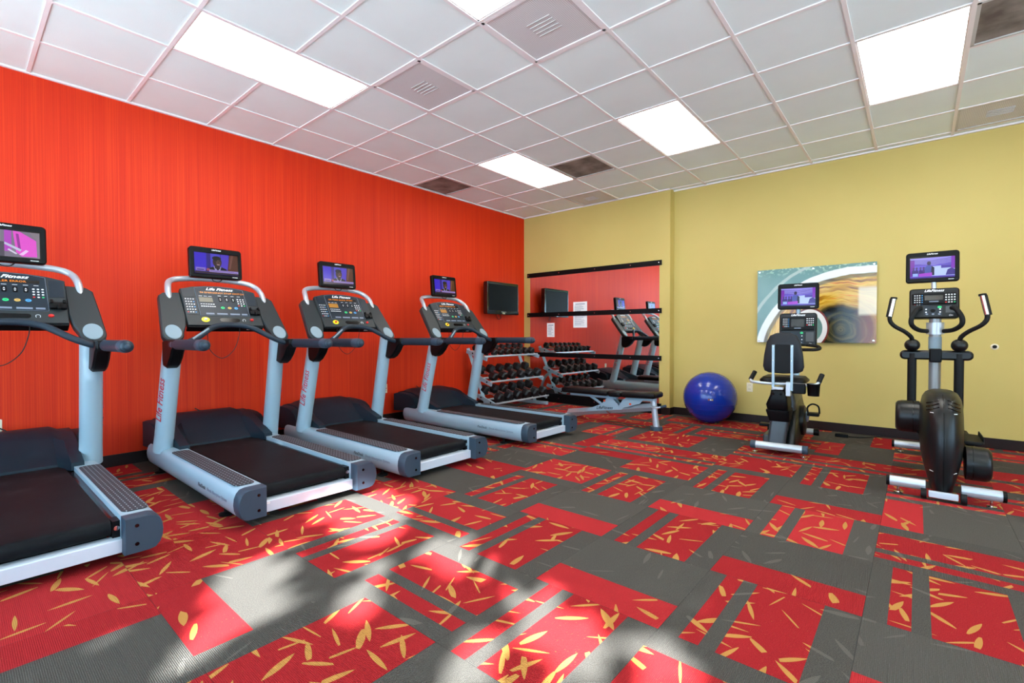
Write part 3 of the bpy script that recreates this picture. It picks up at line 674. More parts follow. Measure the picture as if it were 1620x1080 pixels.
    monitor(th, frame((0.595, 0.0, 1.742), (0, 1, 0), (-0.10, 0, 1)), 0.405, 0.262, pic)
    MB().tube(smooth_path([(0.56, -0.03, 1.62), (0.585, -0.02, 1.59), (0.59, 0.02, 1.585), (0.57, 0.05, 1.61)], 4), 0.004, None, 6).build('television_cable', M['cord'], th)
    # curved grab bar between the handrails
    cb = MB().tube(smooth_path([(1.04, -0.415, 1.052), (1.045, -0.36, 1.062), (1.02, -0.27, 1.105), (0.945, -0.14, 1.185), (0.91, 0.0, 1.205), (0.945, 0.14, 1.185), (1.02, 0.27, 1.105), (1.045, 0.36, 1.062), (1.04, 0.415, 1.052)], 6), 0.0215, None, 14).build('grab_bar', M['grip'], th)
    MB().tube([(1.052, -0.315, 1.093), (0.992, -0.19, 1.172)], 0.008, None, 6).build('heart_sensor', M['padS'], cb)
    # safety lanyard
    MB().tube(smooth_path([(0.83, -0.155, 1.22), (0.84, -0.15, 1.12), (0.83, -0.13, 1.0), (0.83, -0.04, 0.93), (0.83, 0.05, 1.0), (0.83, 0.09, 1.12), (0.83, 0.095, 1.2)], 6), 0.003, None, 6).build('safety_lanyard', M['cord'], th)
    # print on the outer side of the near rail
    text('FlexDeck', 0.036, frame((1.62, -0.4565, 0.142), (1, 0, 0), (0, 0, 1)), M['darktext'], th, 0.3, 'LEFT', 'rail_lettering')
    text('Shock Absorption System', 0.032, frame((1.79, -0.4565, 0.142), (1, 0, 0), (0, 0, 1)), M['graytext'], th, 0.2, 'LEFT', 'rail_lettering')
    # mains cord to the wall
    MB().tube(smooth_path([(0.10, 0.16, 0.30), (0.06, 0.12, 0.32), (0.03, 0.03, 0.40), (0.016, -0.01, 0.43)], 5), 0.005, None, 6).build('power_cord', M['cord'], th)
    return th
treadmill(-2.0, 'treadmill cut off by the left edge, showing controller error', 'CONTROLLER ERROR', False, False, 'glare', 0.01)
treadmill(-0.735, 'treadmill with emergency stop message, second from the left edge', 'E6 EMERGENCY STOP SWITCH', False, True, 'host', 0.0)
treadmill(0.39, 'treadmill third from the left, message about quick start', 'OR PRESS QUICK START', True, False, 'host', 0.03)
treadmill(1.87, 'farthest treadmill, beside the dumbbell rack and bench', 'SELECT WORKOUT OR', True, False, 'host', 0.02)

# ------------------------------------------------------------------ mirror with black rails, notices
mr = thing('wall_mirror', 'wide wall mirror held by black metal rails beside red wall', 'mirror', (1.2975, YL, 0))
gx0, gx1, rx0, rx1 = 0.141-1.2975, 2.454-1.2975, 0.085-1.2975, 2.49-1.2975
MB().box(gx0, gx1, -0.006, -0.0005, 0.02, 2.16).build('mirror_glass', M['mirror'], mr, smooth=False)
for z0, z1 in ((2.10, 2.172), (1.424, 1.496), (0.752, 0.824), (0.005, 0.15)):
    rl = MB().box(rx0, rx1, -0.028 if z1 < 0.2 else -0.022, -0.0065, z0, z1).build('rail', M['black'], mr, smooth=False)
    for x in (rx0+0.03, -0.55, 0.12, 0.72, rx1-0.04):
        MB().lathe([(0.009, 0), (0.008, 0.003), (0.001, 0.004)], None, 10, frame((x, -0.028 if z1 < 0.2 else -0.022, (z0+z1)/2), (1, 0, 0), (0, 0, 1))).build('screw', M['chrome'], rl)
def notice(x0, x1, z0, z1, label):
    o = MB().box(0, x1-x0, -0.0012, 0, 0, z1-z0).build('paper_notice', M['paper'], None, smooth=False); o.location = (x0, YL-0.0064, z0)
    tag(o, label, 'notice')
    b = MB(); r = random.Random(3); z = z1-z0-0.03; w_ = x1-x0
    b.box(w_*0.15, w_*0.85, -0.0018, -0.0012, z-0.012, z)
    z -= 0.03
    while z > 0.03:
        b.box(w_*0.1, w_*(0.55+0.35*r.random()), -0.0018, -0.0012, z-0.004, z); z -= 0.014
    b.build('printed_lines', M['graytext'], o, smooth=False)
notice(0.50, 0.65, 1.085, 1.318, 'small white paper notice low on the mirror')
notice(1.02, 1.275, 1.235, 1.645, 'larger white paper notice behind the middle mirror rail')

# ------------------------------------------------------------------ wall television
M['tvgloss'] = mat('television_gloss', (4, 4, 5), 0.06, spec=0.9)
tv = thing('wall_television', 'black flat television mounted on red wall near the corner', 'television', (0, 3.50, 1.70))
X = frame((0.185, 0, 0), (0, 1, 0), (0, 0, 1))
o = MB().prism(rrect(-0.375, 0.375, -0.255, 0.255, 0.02), -0.09, 0.0, None, None, 0.008).build('case', M['tvgloss'], tv); o.matrix_local = X
MB().box(-0.345, 0.345, -0.195, 0.215, 0.0, 0.002).build('screen', mat('dead_screen', (1, 1, 1), 0.3, spec=0.08), o, smooth=False)
b = MB(); r = random.Random(4)
MB().box(-0.372, 0.372, -0.252, -0.20, 0.0, 0.003).build('lower_bezel', M['gloss'], o, bevel=0.002)
MB().prism(ell(0, -0.235, 0.035, 0.012), 0.0, 0.005).build('badge', M['chrome'], o)
MB().box(-0.06, 0.06, -0.216, -0.212, 0.003, 0.004).build('maker_name', M['white'], o, smooth=False)
MB().box(-0.09, -0.075, -0.002, 0.0, -0.05, 0.05).box(0.001, 0.10, -0.1, 0.1, -0.1, 0.1).build('wall_bracket', M['black'], tv, bevel=0.004)
MB().tube(smooth_path([(0.06, 0.05, -0.24), (0.05, 0.08, -0.31), (0.04, 0.02, -0.32), (0.03, 0.0, -0.25)], 4), 0.005, None, 6).build('cable', M['cord'], tv)

# ------------------------------------------------------------------ outlets, round fitting
def outlet(X, label):
    th = thing('wall_outlet', label, 'outlet'); th.matrix_world = X
    MB().prism(rrect(-0.036, 0.036, -0.058, 0.058, 0.006), 0.0, 0.006, None, None, 0.002).build('plate', M['outlet'], th)
    for z in (-0.026, 0.026):
        k = MB().prism(rrect(-0.017, 0.017, z-0.017, z+0.017, 0.008), 0.006, 0.008).build('socket', M['outlet'], th)
        MB().box(-0.009, -0.006, z-0.004, z+0.008, 0.008, 0.0085).box(0.006, 0.009, z-0.004, z+0.008, 0.008, 0.0085).build('slots', M['black'], k, smooth=False)
outlet(frame((3.601, YB, 0.448), (1, 0, 0), (0, 0, 1)), 'ivory outlet on yellow wall between the ball and the bike')
outlet(frame((0, 1.385, 0.43), (0, 1, 0), (0, 0, 1)), 'outlet on red wall beside the farthest treadmill, seen in the mirror')
outlet(frame((0, -2.03, 0.435), (0, 1, 0), (0, 0, 1)), 'outlet on red wall behind the leftmost treadmill')
th = thing('wall_fitting', 'small round white fitting with dark centre on yellow wall', 'wall fitting'); th.matrix_world = frame((5.812, YB, 1.0), (1, 0, 0), (0, 0, 1))
MB().lathe([(0.030, 0), (0.030, 0.004), (0.018, 0.008), (0.018, 0.004), (0.001, 0.004)], None, 24).build('ring', M['outlet'], th)
MB().lathe([(0.017, 0.0045), (0.016, 0.012), (0.008, 0.016), (0.001, 0.016)], None, 20).build('centre', M['rubber'], th)

# ------------------------------------------------------------------ abstract print on the yellow wall
M['art'] = mat('abstract_swirl_print', (90, 120, 115), 0.15, spec=0.5); t = NT(M['art'])
o = t.xyz(t.obj())      # panel local: x 0..1.2, z 0..0.9
px, pz = o[0], o[2]
def dist(cx, cz, ax=1.0, az=1.0):
    a = t.math('MULTIPLY', t.math('SUBTRACT', px, cx), ax); c = t.math('MULTIPLY', t.math('SUBTRACT', pz, cz), az)
    return t.math('SQRT', t.math('ADD', t.math('MULTIPLY', a, a), t.math('MULTIPLY', c, c)))
def band(d, r, w_, soft=0.012):
    return t.math('SUBTRACT', 1.0, t.smooth(t.math('ABSOLUTE', t.math('SUBTRACT', d, r)), w_, w_+soft))
n0 = t.noise(t.comb(px, pz), 2.2, 3); 
d1 = t.math('ADD', dist(1.04, -0.20), t.math('MULTIPLY', t.math('SUBTRACT', n0, 0.5), 0.06))
bgc = t.mix(t.smooth(n0, 0.35, 0.65), srgb(92, 132, 126), srgb(112, 146, 138))
lf = t.math('MULTIPLY', t.smooth(pz, 0.78, 0.9), t.smooth(t.noise(t.comb(px, pz), 26, 4), 0.52, 0.6))
bgc = t.mix(t.math('MULTIPLY', lf, 0.7), bgc, srgb(180, 214, 186))
bgc = t.mix(t.math('MULTIPLY', band(d1, 1.20, 0.012), 0.6), bgc, srgb(190, 200, 190))
# inner streaks: rings of amber, olive and near-black
d2 = t.math('ADD', dist(0.87, 0.15, 0.9, 1.0), t.math('MULTIPLY', t.math('SUBTRACT', n0, 0.5), 0.22))
wv = t.noise(t.comb(t.math('MULTIPLY', d2, 9.0), t.math('MULTIPLY', px, 0.7), t.math('MULTIPLY', pz, 0.7)), 2.3, 4, 0.6)
gold = t.ramp(wv, [(0.30, srgb(60, 36, 8)), (0.40, srgb(140, 84, 8)), (0.50, srgb(198, 148, 30)), (0.58, srgb(226, 190, 80)), (0.66, srgb(214, 120, 10)), (0.76, srgb(96, 90, 40))])
darkc = t.ramp(wv, [(0.3, srgb(18, 14, 10)), (0.5, srgb(52, 52, 26)), (0.6, srgb(96, 84, 44)), (0.72, srgb(30, 44, 36))])
inner = t.mix(t.smooth(d2, 0.24, 0.34), darkc, gold)
red_ = t.math('MULTIPLY', t.smooth(px, 0.95, 1.15), t.math('SUBTRACT', 1.0, t.smooth(pz, 0.3, 0.6)))
inner = t.mix(t.math('MULTIPLY', red_, 0.55), inner, srgb(150, 60, 14))
rim = t.math('MULTIPLY', t.smooth(d1, 0.93, 0.955), 1.0)
inner = t.mix(t.math('MULTIPLY', rim, 0.8), inner, darkc)
# grey-green hollow with the white loop at lower middle
d3 = dist(0.565, 0.17, 1.2, 0.95)
c1 = t.mix(t.math('SUBTRACT', 1.0, t.smooth(d1, 0.985, 1.0)), bgc, inner)
c1 = t.mix(band(d1, 1.025, 0.034), c1, srgb(226, 232, 228))
c1 = t.mix(t.math('SUBTRACT', 1.0, t.smooth(d3, 0.16, 0.17)), c1, srgb(104, 140, 134))
c1 = t.mix(band(d3, 0.185, 0.026, 0.008), c1, srgb(232, 234, 230))
c1 = t.mix(band(d3, 0.222, 0.006, 0.008), c1, srgb(120, 50, 44))
pt = t.math('MULTIPLY', band(px, 1.12, 0.07, 0.03), band(pz, 0.47, 0.13, 0.05))
c1 = t.mix(t.math('MULTIPLY', pt, 0.75), c1, srgb(232, 224, 196))
t.color(c1)
ar = thing('wall_art', 'glossy abstract swirl print in gold and teal on yellow wall', 'wall art', (3.693, YB-0.034, 1.026))
p = MB().box(0, 1.197, 0, 0.006, 0, 0.898).build('print_panel', M['art'], ar, smooth=False)
for x, z in ((0.025, 0.025), (1.172, 0.025), (0.025, 0.873), (1.172, 0.873), (0.6, 0.873)):
    MB().lathe([(0.011, 0), (0.011, 0.036), (0.010, 0.040), (0.001, 0.041)], None, 14, frame((x, 0.034, z), (1, 0, 0), (0, 0, 1))).build('standoff', M['chrome'], ar)

# ------------------------------------------------------------------ exercise ball
eb = thing('exercise_ball', 'large shiny blue exercise ball resting against the yellow wall', 'ball', (3.215, 4.048, 0))
o = MB().ball((0, 0, 0.322), 0.322, None, 48, 28)
o.build('ball_skin', M['ball'], eb, angle=180)
b = MB()
for k in range(-6, 7):
    if k == 0: continue
    a = k*0.2; rr = 0.3222*math.cos(a); b.tube([(rr*math.cos(2*PI*j/48), rr*math.sin(2*PI*j/48), 0.322+0.3222*math.sin(a)) for j in range(49)], 0.0015, None, 5)
b.build('moulded_ribs', M['ball'], eb)
cd = (CAMP-Vector((3.215, 4.048, 0.322))); cd.z = 0; cd = (cd.normalized()+Vector((0.03, 0.0, 0.02))).normalized()
ex = Vector((0, 0, 1)).cross(cd).normalized()
Xb = frame(Vector((0, 0, 0.322))+cd*0.3195, ex, Vector((0, 0, 1)))
d_ = MB().prism(rrect(-0.035, 0.035, -0.014, 0.014, 0.008), 0.0, 0.005).build('badge', mat('badge_dark', (40, 60, 110), 0.4), eb); d_.matrix_local = Xb
for kx, cc in ((-0.02, 'redb'), (0.0, 'white'), (0.018, 'gold')):
    MB().box(kx-0.006, kx+0.006, -0.007, 0.007, 0.005, 0.0056).build('badge_mark', M[cc], d_, smooth=False)

# ------------------------------------------------------------------ dumbbell rack and dumbbells
rk = thing('dumbbell_rack', 'silver three-tier dumbbell rack standing against red wall in corner', 'rack', (0, 0, 0))
RY0, RY1 = 2.74, 3.97
SH = [(0.70, 0.165, 0.34, 0.275), (0.585, 0.465, 0.27, 0.575), (0.475, 0.825, 0.17, 0.905)]   # front x,z  back x,z per tier
for y in (RY0+0.05, RY1-0.05):
    e = MB()
    e.tube([(0.50, y, 0.03), (0.10, y, 0.915)], 0.032, None, 4); e.build('upright', M['silver'], rk)
    MB().box(0.06, 0.74, y-0.03, y+0.03, 0.008, 0.058).build('foot', M['silver'], rk, bevel=0.006)
    MB().tube(smooth_path([(0.13, y, 0.06), (0.16, y, 0.26), (0.24, y, 0.40), (0.34, y, 0.45)], 5), 0.024, None, 10).build('brace', M['silver'], rk)
for (fx, fz, bx, bz) in SH:
    for y in (RY0, RY1):
        d = Vector((fx+0.03-bx, 0, fz-0.012-bz)).normalized()
        arm = MB().prism([(0, -0.034), (0, 0.02), (0.30, 0.024), (0.42, 0.02), (0.42, -0.03)], -0.012, 0.012, None, frame((bx-0.04, y, bz-0.02), d, (0, 0, 1))).build('arm', M['silver'], rk)
        for q in (0.13, 0.33): MB().lathe([(0.012, -0.016), (0.012, 0.016), (0.001, 0.016)], None, 10, frame(Vector((bx-0.04, y, bz-0.02))+d*q, d, (0, 0, 1))).build('bolt', M['black'], arm)
    for (x, z, nm) in ((fx-0.01, fz-0.02, 'front_rail'), (bx+0.03, bz-0.028, 'back_rail'), ((fx+bx)/2, (fz+bz)/2-0.03, 'middle_rail')):
        MB().tube([(x, RY0, z), (x, RY1, z)], 0.014, None, 8).build(nm, M['silver2'], rk)
    MB().box(fx+0.008, fx+0.022, RY0-0.01, RY1+0.02, fz-0.028, fz-0.004).build('lip', M['silver2'], rk, bevel=0.003)
def hexring(x, r, y=0, z=0, rot=0): return [(x, y+r*math.cos(PI/3*j+rot), z+r*math.sin(PI/3*j+rot)) for j in range(6)]
ORD = ['first', 'second', 'third', 'fourth', 'fifth', 'sixth', 'seventh', 'eighth']
TN = ['bottom', 'middle', 'top']
for ti, (fx, fz, bx, bz) in enumerate(SH):
    n = (6, 6, 8)[ti]; 
    for k in range(n):
        rr = (0.074, 0.068, 0.050)[ti]+(0.004 if ti < 2 else 0.009*k/8)*(k/5 if ti < 2 else 1)
        y = RY0+0.10+(RY1-RY0-0.2)*k/(n-1); 
        gap = (RY1-RY0-0.2)/(n-1)
        rr = min(rr, gap*0.47)
        d = Vector((fx-bx, 0, fz-bz)).normalized(); c = Vector(((fx+bx)/2-0.005, 0, (fz+bz)/2-0.012))
        up = Vector((-d.z, 0, d.x)); 
        th = thing('dumbbell', 'black hex dumbbell, %s from the left on %s shelf of rack' % (ORD[k], TN[ti]), 'dumbbell', (c.x+up.x*(rr*0.88), y, c.z+up.z*(rr*0.88)), 0, 'hex dumbbells on the rack')
        th.rotation_euler = (0, math.atan2(-d.z, d.x), 0)
        hl = 0.058 if ti < 2 else 0.045; L = (0.205 if ti == 0 else 0.19 if ti == 1 else 0.165)
        for s in (-1, 1):
            x0, x1 = s*(L-0.5*hl*2), s*L
            hd = MB().loft([hexring(s*(L/1.0)-s*hl*2*0.95, rr*0.7), hexring(s*L-s*hl*1.7, rr*0.98), hexring(s*L-s*hl*0.35, rr), hexring(s*L, rr*0.72)]).build('head', M['head'], th, smooth=False)
            if ti == 2 and k == 0:
                MB().lathe([(rr*0.62, 0), (rr*0.62, 0.003), (0.001, 0.004)], None, 16, frame((s*L, 0, 0), (0, s, 0), (0, 0, 1))).build('end_disc', M['headred'], hd)
        MB().tube([(-L+hl*1.6, 0, 0), (0, 0, 0), (L-hl*1.6, 0, 0)], [0.014, 0.017, 0.014], None, 10).build('handle', M['chrome'], th)

# ------------------------------------------------------------------ weight bench
bn = thing('weight_bench', 'adjustable weight bench with black pads on silver frame before mirror', 'bench', (2.30, 3.12, 0))
def bpad(x0, x1, z0, tilt, nm):
    w_ = 0.135; o = MB().prism(rrect(x0, x1, -w_, w_, 0.03), 0.0, 0.065, None, None, 0.016).build(nm, M['leather'], bn, angle=60)
    o.location = (0, 0, z0); o.rotation_euler = (0, 0, 0)
    o.matrix_local = Tr(0, 0, z0) @ Matrix.Rotation(tilt, 4, 'Y'); return o
bpad(-0.66, 0.02, 0.365, -0.0, 'back_pad'); bpad(0.03, 0.20, 0.362, -0.0, 'middle_pad'); bpad(0.21, 0.64, 0.358, -0.035, 'seat_pad')
MB().box(-0.58, 0.10, -0.03, 0.03, 0.325, 0.362).build('pad_rail', M['silver'], bn, bevel=0.004)
MB().box(0.22, 0.60, -0.028, 0.028, 0.335, 0.372).build('seat_rail', M['silver'], bn, bevel=0.004)
MB().tube([(-0.62, 0, 0.085), (0.60, 0, 0.275)], 0.046, None, 4).build('main_beam', M['silver2'], bn)
MB().box(-0.66, -0.58, -0.27, 0.27, 0.012, 0.075).build('front_foot', M['silver2'], bn, bevel=0.008)
MB().tube([(0.565, 0, 0.36), (0.585, 0, 0.2), (0.605, 0, 0.03)], [0.036, 0.034, 0.038], None, 16).build('post', M['silver2'], bn)
MB().lathe([(0.070, 0), (0.072, 0.03), (0.066, 0.045), (0.001, 0.046)], None, 22, Tr(0.605, 0, 0)).build('rubber_foot', M['slate'], bn)
for s in (-1, 1):
    b = MB().prism([(-0.36, 0.13), (0.18, 0.205), (0.26, 0.33), (0.20, 0.335), (0.14, 0.25), (0.06, 0.335), (-0.02, 0.335), (-0.10, 0.25), (-0.22, 0.20)], 0.0, 0.006, None, frame((0, s*0.042+(0.003 if s < 0 else -0.003), 0), (1, 0, 0), (0, 0, 1)), 0)
    gp = b.build('gusset_plate', M['silver'], bn, smooth=False)
b = MB().prism([(0.20, 0.23), (0.42, 0.30), (0.46, 0.345), (0.22, 0.345)], 0.0, 0.006, None, frame((0, -0.05, 0), (1, 0, 0), (0, 0, 1))); sp = b.build('seat_plate', M['silver'], bn, smooth=False)
text('LifeFitness', 0.055, frame((-0.06, -0.0462, 0.205), (1, 0, 0.08), (0, 0, 1)), M['darktext'], bn, 0.35, bold=0.001)
for x, z in ((-0.05, 0.295), (0.30, 0.285)):
    MB().lathe([(0.014, 0), (0.014, 0.003), (0.001, 0.003)], None, 12, frame((x, -0.057, z), (1, 0, 0), (0, 0, 1))).build('decal', M['orange'], bn)
MB().tube([(-0.30, -0.02, 0.35), (-0.06, -0.02, 0.215)], 0.018, None, 4).build('adjust_strut', M['silver'], bn)
MB().tube(smooth_path([(0.55, -0.05, 0.275), (0.62, -0.06, 0.27), (0.68, -0.05, 0.285), (0.73, -0.04, 0.30)], 4), 0.011, None, 10).build('transport_handle', M['silver2'], bn)
MB().tube([(0.68, -0.05, 0.285), (0.74, -0.04, 0.303)], 0.015, None, 10).build('handle_grip', M['slate'], bn)
MB().tube([(-0.02, -0.05, 0.165), (0.03, -0.06, 0.145)], 0.009, None, 8).build('pop_pin', M['chrome'], bn)
MB().box(0.545, 0.585, -0.05, 0.05, 0.345, 0.40).build('seat_hinge', M['silver'], bn, bevel=0.006)

# ------------------------------------------------------------------ shared console for bike and elliptical
def small_console(th, X, wd, ht, lower):
    bd = MB().prism(rrect(-wd/2, wd/2, 0, ht, 0.025), -0.07, 0.0, None, None, 0.01).build('console', M['ell'], th); bd.matrix_local = X
    text('LifeFitness', 0.03, Tr(0, ht-0.022, 0.001), M['white'], bd, 0.38, bold=0.0006)
    y1 = ht-0.045; y0 = ht*0.5
    up = MB().prism(rrect(-wd/2+0.018, wd/2-0.018, y0, y1, 0.012), 0.0, 0.006, None, None, 0.002).build('upper_panel', M['black'], bd)
    MB().box(-0.06, 0.06, y0+0.025, y1-0.02, 0.006, 0.0068).build('lcd', mat('dim_lcd', (40, 40, 34), 0.25), up, smooth=False)
    b = MB()
    for c in range(4):
        for r in range(5): b.box(-wd/2+0.034+c*0.016, -wd/2+0.042+c*0.016, y1-0.022-r*0.02, y1-0.015-r*0.02, 0.006, 0.0072, M['blue'] if c == 3 else M['redb'] if (r == 4 and c == 0) else M['white'])
    for c in range(4):
        for r in range(4): b.box(wd/2-0.09+c*0.018, wd/2-0.080+c*0.018, y1-0.022-r*0.022, y1-0.013-r*0.022, 0.006, 0.0072, M['green'] if (r, c) == (3, 3) else M['redb'] if (r, c) == (3, 0) else M['white'])
    b.build('keys', None, up, smooth=False)
    MB().box(-0.03, 0.03, y0+0.008, y0+0.016, 0.006, 0.0072).build('printed_line', M['graytext'], up, smooth=False)
    MB().box(-wd/2+0.02, wd/2-0.02, y0-0.012, y0-0.002, 0.0, 0.018).build('ledge', M['black'], bd, bevel=0.003)
    lw = MB().prism(rrect(-0.065, 0.055, 0.02, y0-0.025, 0.01), 0.0, 0.004).build('lower_keypad', M['overlay'], bd)
    b = MB()
    for x, y in ((-0.05, 0.35), (-0.05, 0.65), (0.04, 0.35), (0.04, 0.65)): b.prism(ell(x, 0.02+(y0-0.045)*y, 0.006, 0.006, 10), 0.004, 0.006, M['white'])
    for x, c in ((-0.045, 'graytext'), (-0.005, 'graytext'), (0.035, 'graytext')): b.prism(ell(x, 0.033, 0.009, 0.007, 12), 0.004, 0.006, M[c])
    b.prism(ell(0.037, y0-0.038, 0.014, 0.011, 14), 0.004, 0.007, M['green'])
    b.prism(ell(-0.005, 0.02+(y0-0.045)*0.5, 0.018, 0.014, 14), 0.004, 0.007, M['black'])
    b.build('round_keys', None, lw, smooth=False)
    MB().box(0.075, wd/2-0.025, 0.045, y0-0.03, 0.0, 0.001).build('instruction_label', mat('label_grey', (70, 72, 74), 0.5), bd, smooth=False)
    text('On', 0.02, Tr(wd/2-0.055, 0.022, 0.001), M['white'], bd, 0.2)
    return bd

# ------------------------------------------------------------------ recumbent bike
bk = thing('recumbent_bike', 'recumbent exercise bike with backrest towards viewer, beside the wall print', 'exercise bike', (4.255, 2.75, 0), R(3.5))
o = MB().tube([(-0.19, 0, 0.075), (0.19, 0, 0.075)], 0.036, None, 18).build('rear_stabilizer', M['silver2'], bk)
for s in (-1, 1):
    MB().tube([(s*0.19, 0, 0.075), (s*0.235, 0, 0.075)], 0.0385, None, 18).build('end_cap', M['slate'], bk)
    MB().lathe([(0.024, 0), (0.024, 0.012), (0.008, 0.016), (0.008, 0.045), (0.001, 0.046)], None, 14, Tr(s*0.20, 0, 0)).build('levelling_foot', M['chrome'], bk)
o = MB().tube([(-0.19, 1.03, 0.07), (0.20, 1.03, 0.07)], 0.034, None, 18).build('front_stabilizer', M['silver2'], bk)
for s in (-1, 1): MB().tube([(s*0.195, 1.03, 0.07), (s*0.245, 1.03, 0.07)], 0.037, None, 18).build('end_cap', M['black'], bk)
# rear column
def ring(x0, x1, y0, y1, z, r=0.03): return [(x, y, z) for x, y in rrect(x0, x1, y0, y1, min(r, (x1-x0)/2.2, (y1-y0)/2.2))]
MB().loft([ring(-0.105, 0.045, 0.02, 0.35, 0.055), ring(-0.095, 0.06, 0.03, 0.34, 0.18), ring(-0.085, 0.075, 0.05, 0.33, 0.305)]).build('rear_cover', M['gun'], bk, angle=50)
MB().loft([ring(-0.09, 0.08, 0.045, 0.33, 0.305), ring(-0.115, 0.08, 0.02, 0.33, 0.395), ring(-0.115, 0.08, 0.02, 0.33, 0.41)]).build('collar_cover', M['black'], bk, angle=50)
co = MB().loft([ring(-0.105, 0.07, 0.04, 0.33, 0.41), ring(-0.115, 0.07, 0.02, 0.33, 0.46), ring(-0.08, 0.06, 0.02, 0.30, 0.55), ring(-0.075, 0.04, 0.03, 0.27, 0.595), ring(-0.06, 0.025, 0.06, 0.25, 0.603)]).build('slide_cover', M['black'], bk, angle=50)
for x in (-0.05, 0.015): MB().lathe([(0.010, 0), (0.010, 0.012), (0.001, 0.012)], None, 12, frame((x, 0.024, 0.565), (1, 0, 0), (0, 0, 1))).build('bolt', M['gloss'], co)
MB().box(-0.14, -0.085, 0.05, 0.42, 0.045, 0.17).build('side_foot', M['gun'], bk, bevel=0.015)
MB().loft([ring(0.055, 0.125, 0.06, 0.95, 0.05, 0.03), ring(0.06, 0.125, 0.10, 0.98, 0.20, 0.03), ring(0.055, 0.115, 0.28, 0.98, 0.36, 0.03), ring(0.04, 0.10, 0.50, 0.92, 0.46, 0.03)]).build('side_shroud', M['ell'], bk, angle=50)
MB().loft([ring(-0.10, 0.10, 0.30, 0.98, 0.06, 0.05), ring(-0.10, 0.11, 0.30, 1.0, 0.3, 0.05), ring(-0.085, 0.10, 0.32, 0.95, 0.47, 0.05), ring(-0.06, 0.07, 0.34, 0.85, 0.60, 0.05)]).build('main_shroud', M['gun'], bk, angle=50)
MB().lathe([(0.15, 0.0), (0.15, 0.03), (0.13, 0.04), (0.001, 0.042)], None, 28, frame((0.12, 0.62, 0.25), (0, 1, 0), (0, 0, 1))).build('crank_disc', M['ell'], bk)
MB().tube([(0.17, 0.62, 0.25), (0.185, 0.52, 0.345)], 0.016, None, 8).build('crank_arm', M['silver'], bk)
pe = MB().box(0.185, 0.285, 0.45, 0.56, 0.32, 0.35).build('pedal', M['black'], bk, bevel=0.008)
MB().tube(smooth_path([(0.19, 0.50, 0.345), (0.185, 0.50, 0.40), (0.225, 0.50, 0.435), (0.275, 0.50, 0.415), (0.285, 0.50, 0.345)], 5), 0.008, None, 8, flat=0.4).build('pedal_strap', M['black'], pe)
pe = MB().box(-0.285, -0.185, 0.72, 0.83, 0.13, 0.16).build('pedal', M['black'], bk, bevel=0.008)
MB().tube([(-0.11, 0.62, 0.25), (-0.185, 0.77, 0.15)], 0.016, None, 8).build('crank_arm', M['silver'], bk)
# seat
MB().box(-0.06, 0.03, 0.02, 0.10, 0.605, 0.63).box(0.05, 0.09, 0.03, 0.10, 0.55, 0.68).build('seat_carriage', M['silver2'], bk, bevel=0.004)
sk = MB().prism(rrect(-0.20, 0.20, 0.14, 0.58, 0.09), 0.635, 0.71, None, None, 0.03).build('seat_cushion', M['leather'], bk, angle=60)
bp = []
for x, z in [(-0.155, 0.78), (-0.12, 0.762), (0, 0.755), (0.12, 0.762), (0.155, 0.78), (0.168, 0.82), (0.160, 0.92), (0.138, 1.05), (0.11, 1.11), (0.06, 1.135), (0, 1.14), (-0.06, 1.135), (-0.11, 1.11), (-0.138, 1.05), (-0.160, 0.92), (-0.168, 0.82)]: bp.append((x, z))
bkp = MB().prism(bp, -0.17, -0.09, None, Matrix(((1, 0, 0, 0), (0, 0, -1, 0), (0, 1, 0, 0), (0, 0, 0, 1))), 0.014).build('backrest', M['slate'], bk, angle=60)
bkp.location = (0.022, -0.03, 0); bkp.data.materials[0] = mat('backrest_shell', (26, 30, 36), 0.55, spec=0.3)
MB().prism(rrect(-0.062, 0.062, 0.77, 1.03, 0.01), 0.0, 0.004, None, frame((0.022, 0.06, 0), (1, 0, 0), (0, 0, 1))).build('back_recess', M['rubber'], bk)
for x in (-0.055, 0.098):
    br = MB().box(x-0.011, x+0.011, 0.035, 0.055, 0.60, 1.025).build('back_bar', M['silver'], bk, bevel=0.003)
    for z in (0.88, 1.01): MB().lathe([(0.005, 0), (0.004, 0.002), (0.001, 0.002)], None, 8, frame((x, 0.035, z), (1, 0, 0), (0, 0, 1))).build('screw', M['chrome'], br)
# side handles
MB().tube(smooth_path([(0.06, 0.08, 0.66), (-0.08, 0.08, 0.655), (-0.20, 0.09, 0.66), (-0.25, 0.11, 0.665), (-0.262, 0.14, 0.69)], 5), 0.014, None, 12).build('side_handle', M['silver2'], bk)
MB().tube([(-0.262, 0.13, 0.682), (-0.235, 0.19, 0.755)], 0.021, None, 12).build('hand_grip', M['rubber'], bk)
MB().tube(smooth_path([(0.06, 0.08, 0.66), (0.2, 0.10, 0.655), (0.28, 0.12, 0.66), (0.305, 0.15, 0.69)], 5), 0.014, None, 12).build('side_handle', M['silver2'], bk)
MB().tube([(0.302, 0.14, 0.682), (0.325, 0.19, 0.752)], 0.021, None, 12).build('hand_grip', M['rubber'], bk)
MB().box(0.10, 0.205, 0.05, 0.16, 0.575, 0.668).build('storage_box', M['black'], bk, bevel=0.008)
MB().lathe([(0.046, 0.0), (0.052, 0.10), (0.056, 0.105), (0.056, 0.112), (0.050, 0.112), (0.044, 0.01), (0.001, 0.01)], None, 22, Tr(0.265, 0.10, 0.56)).build('cup_holder', M['black'], bk)
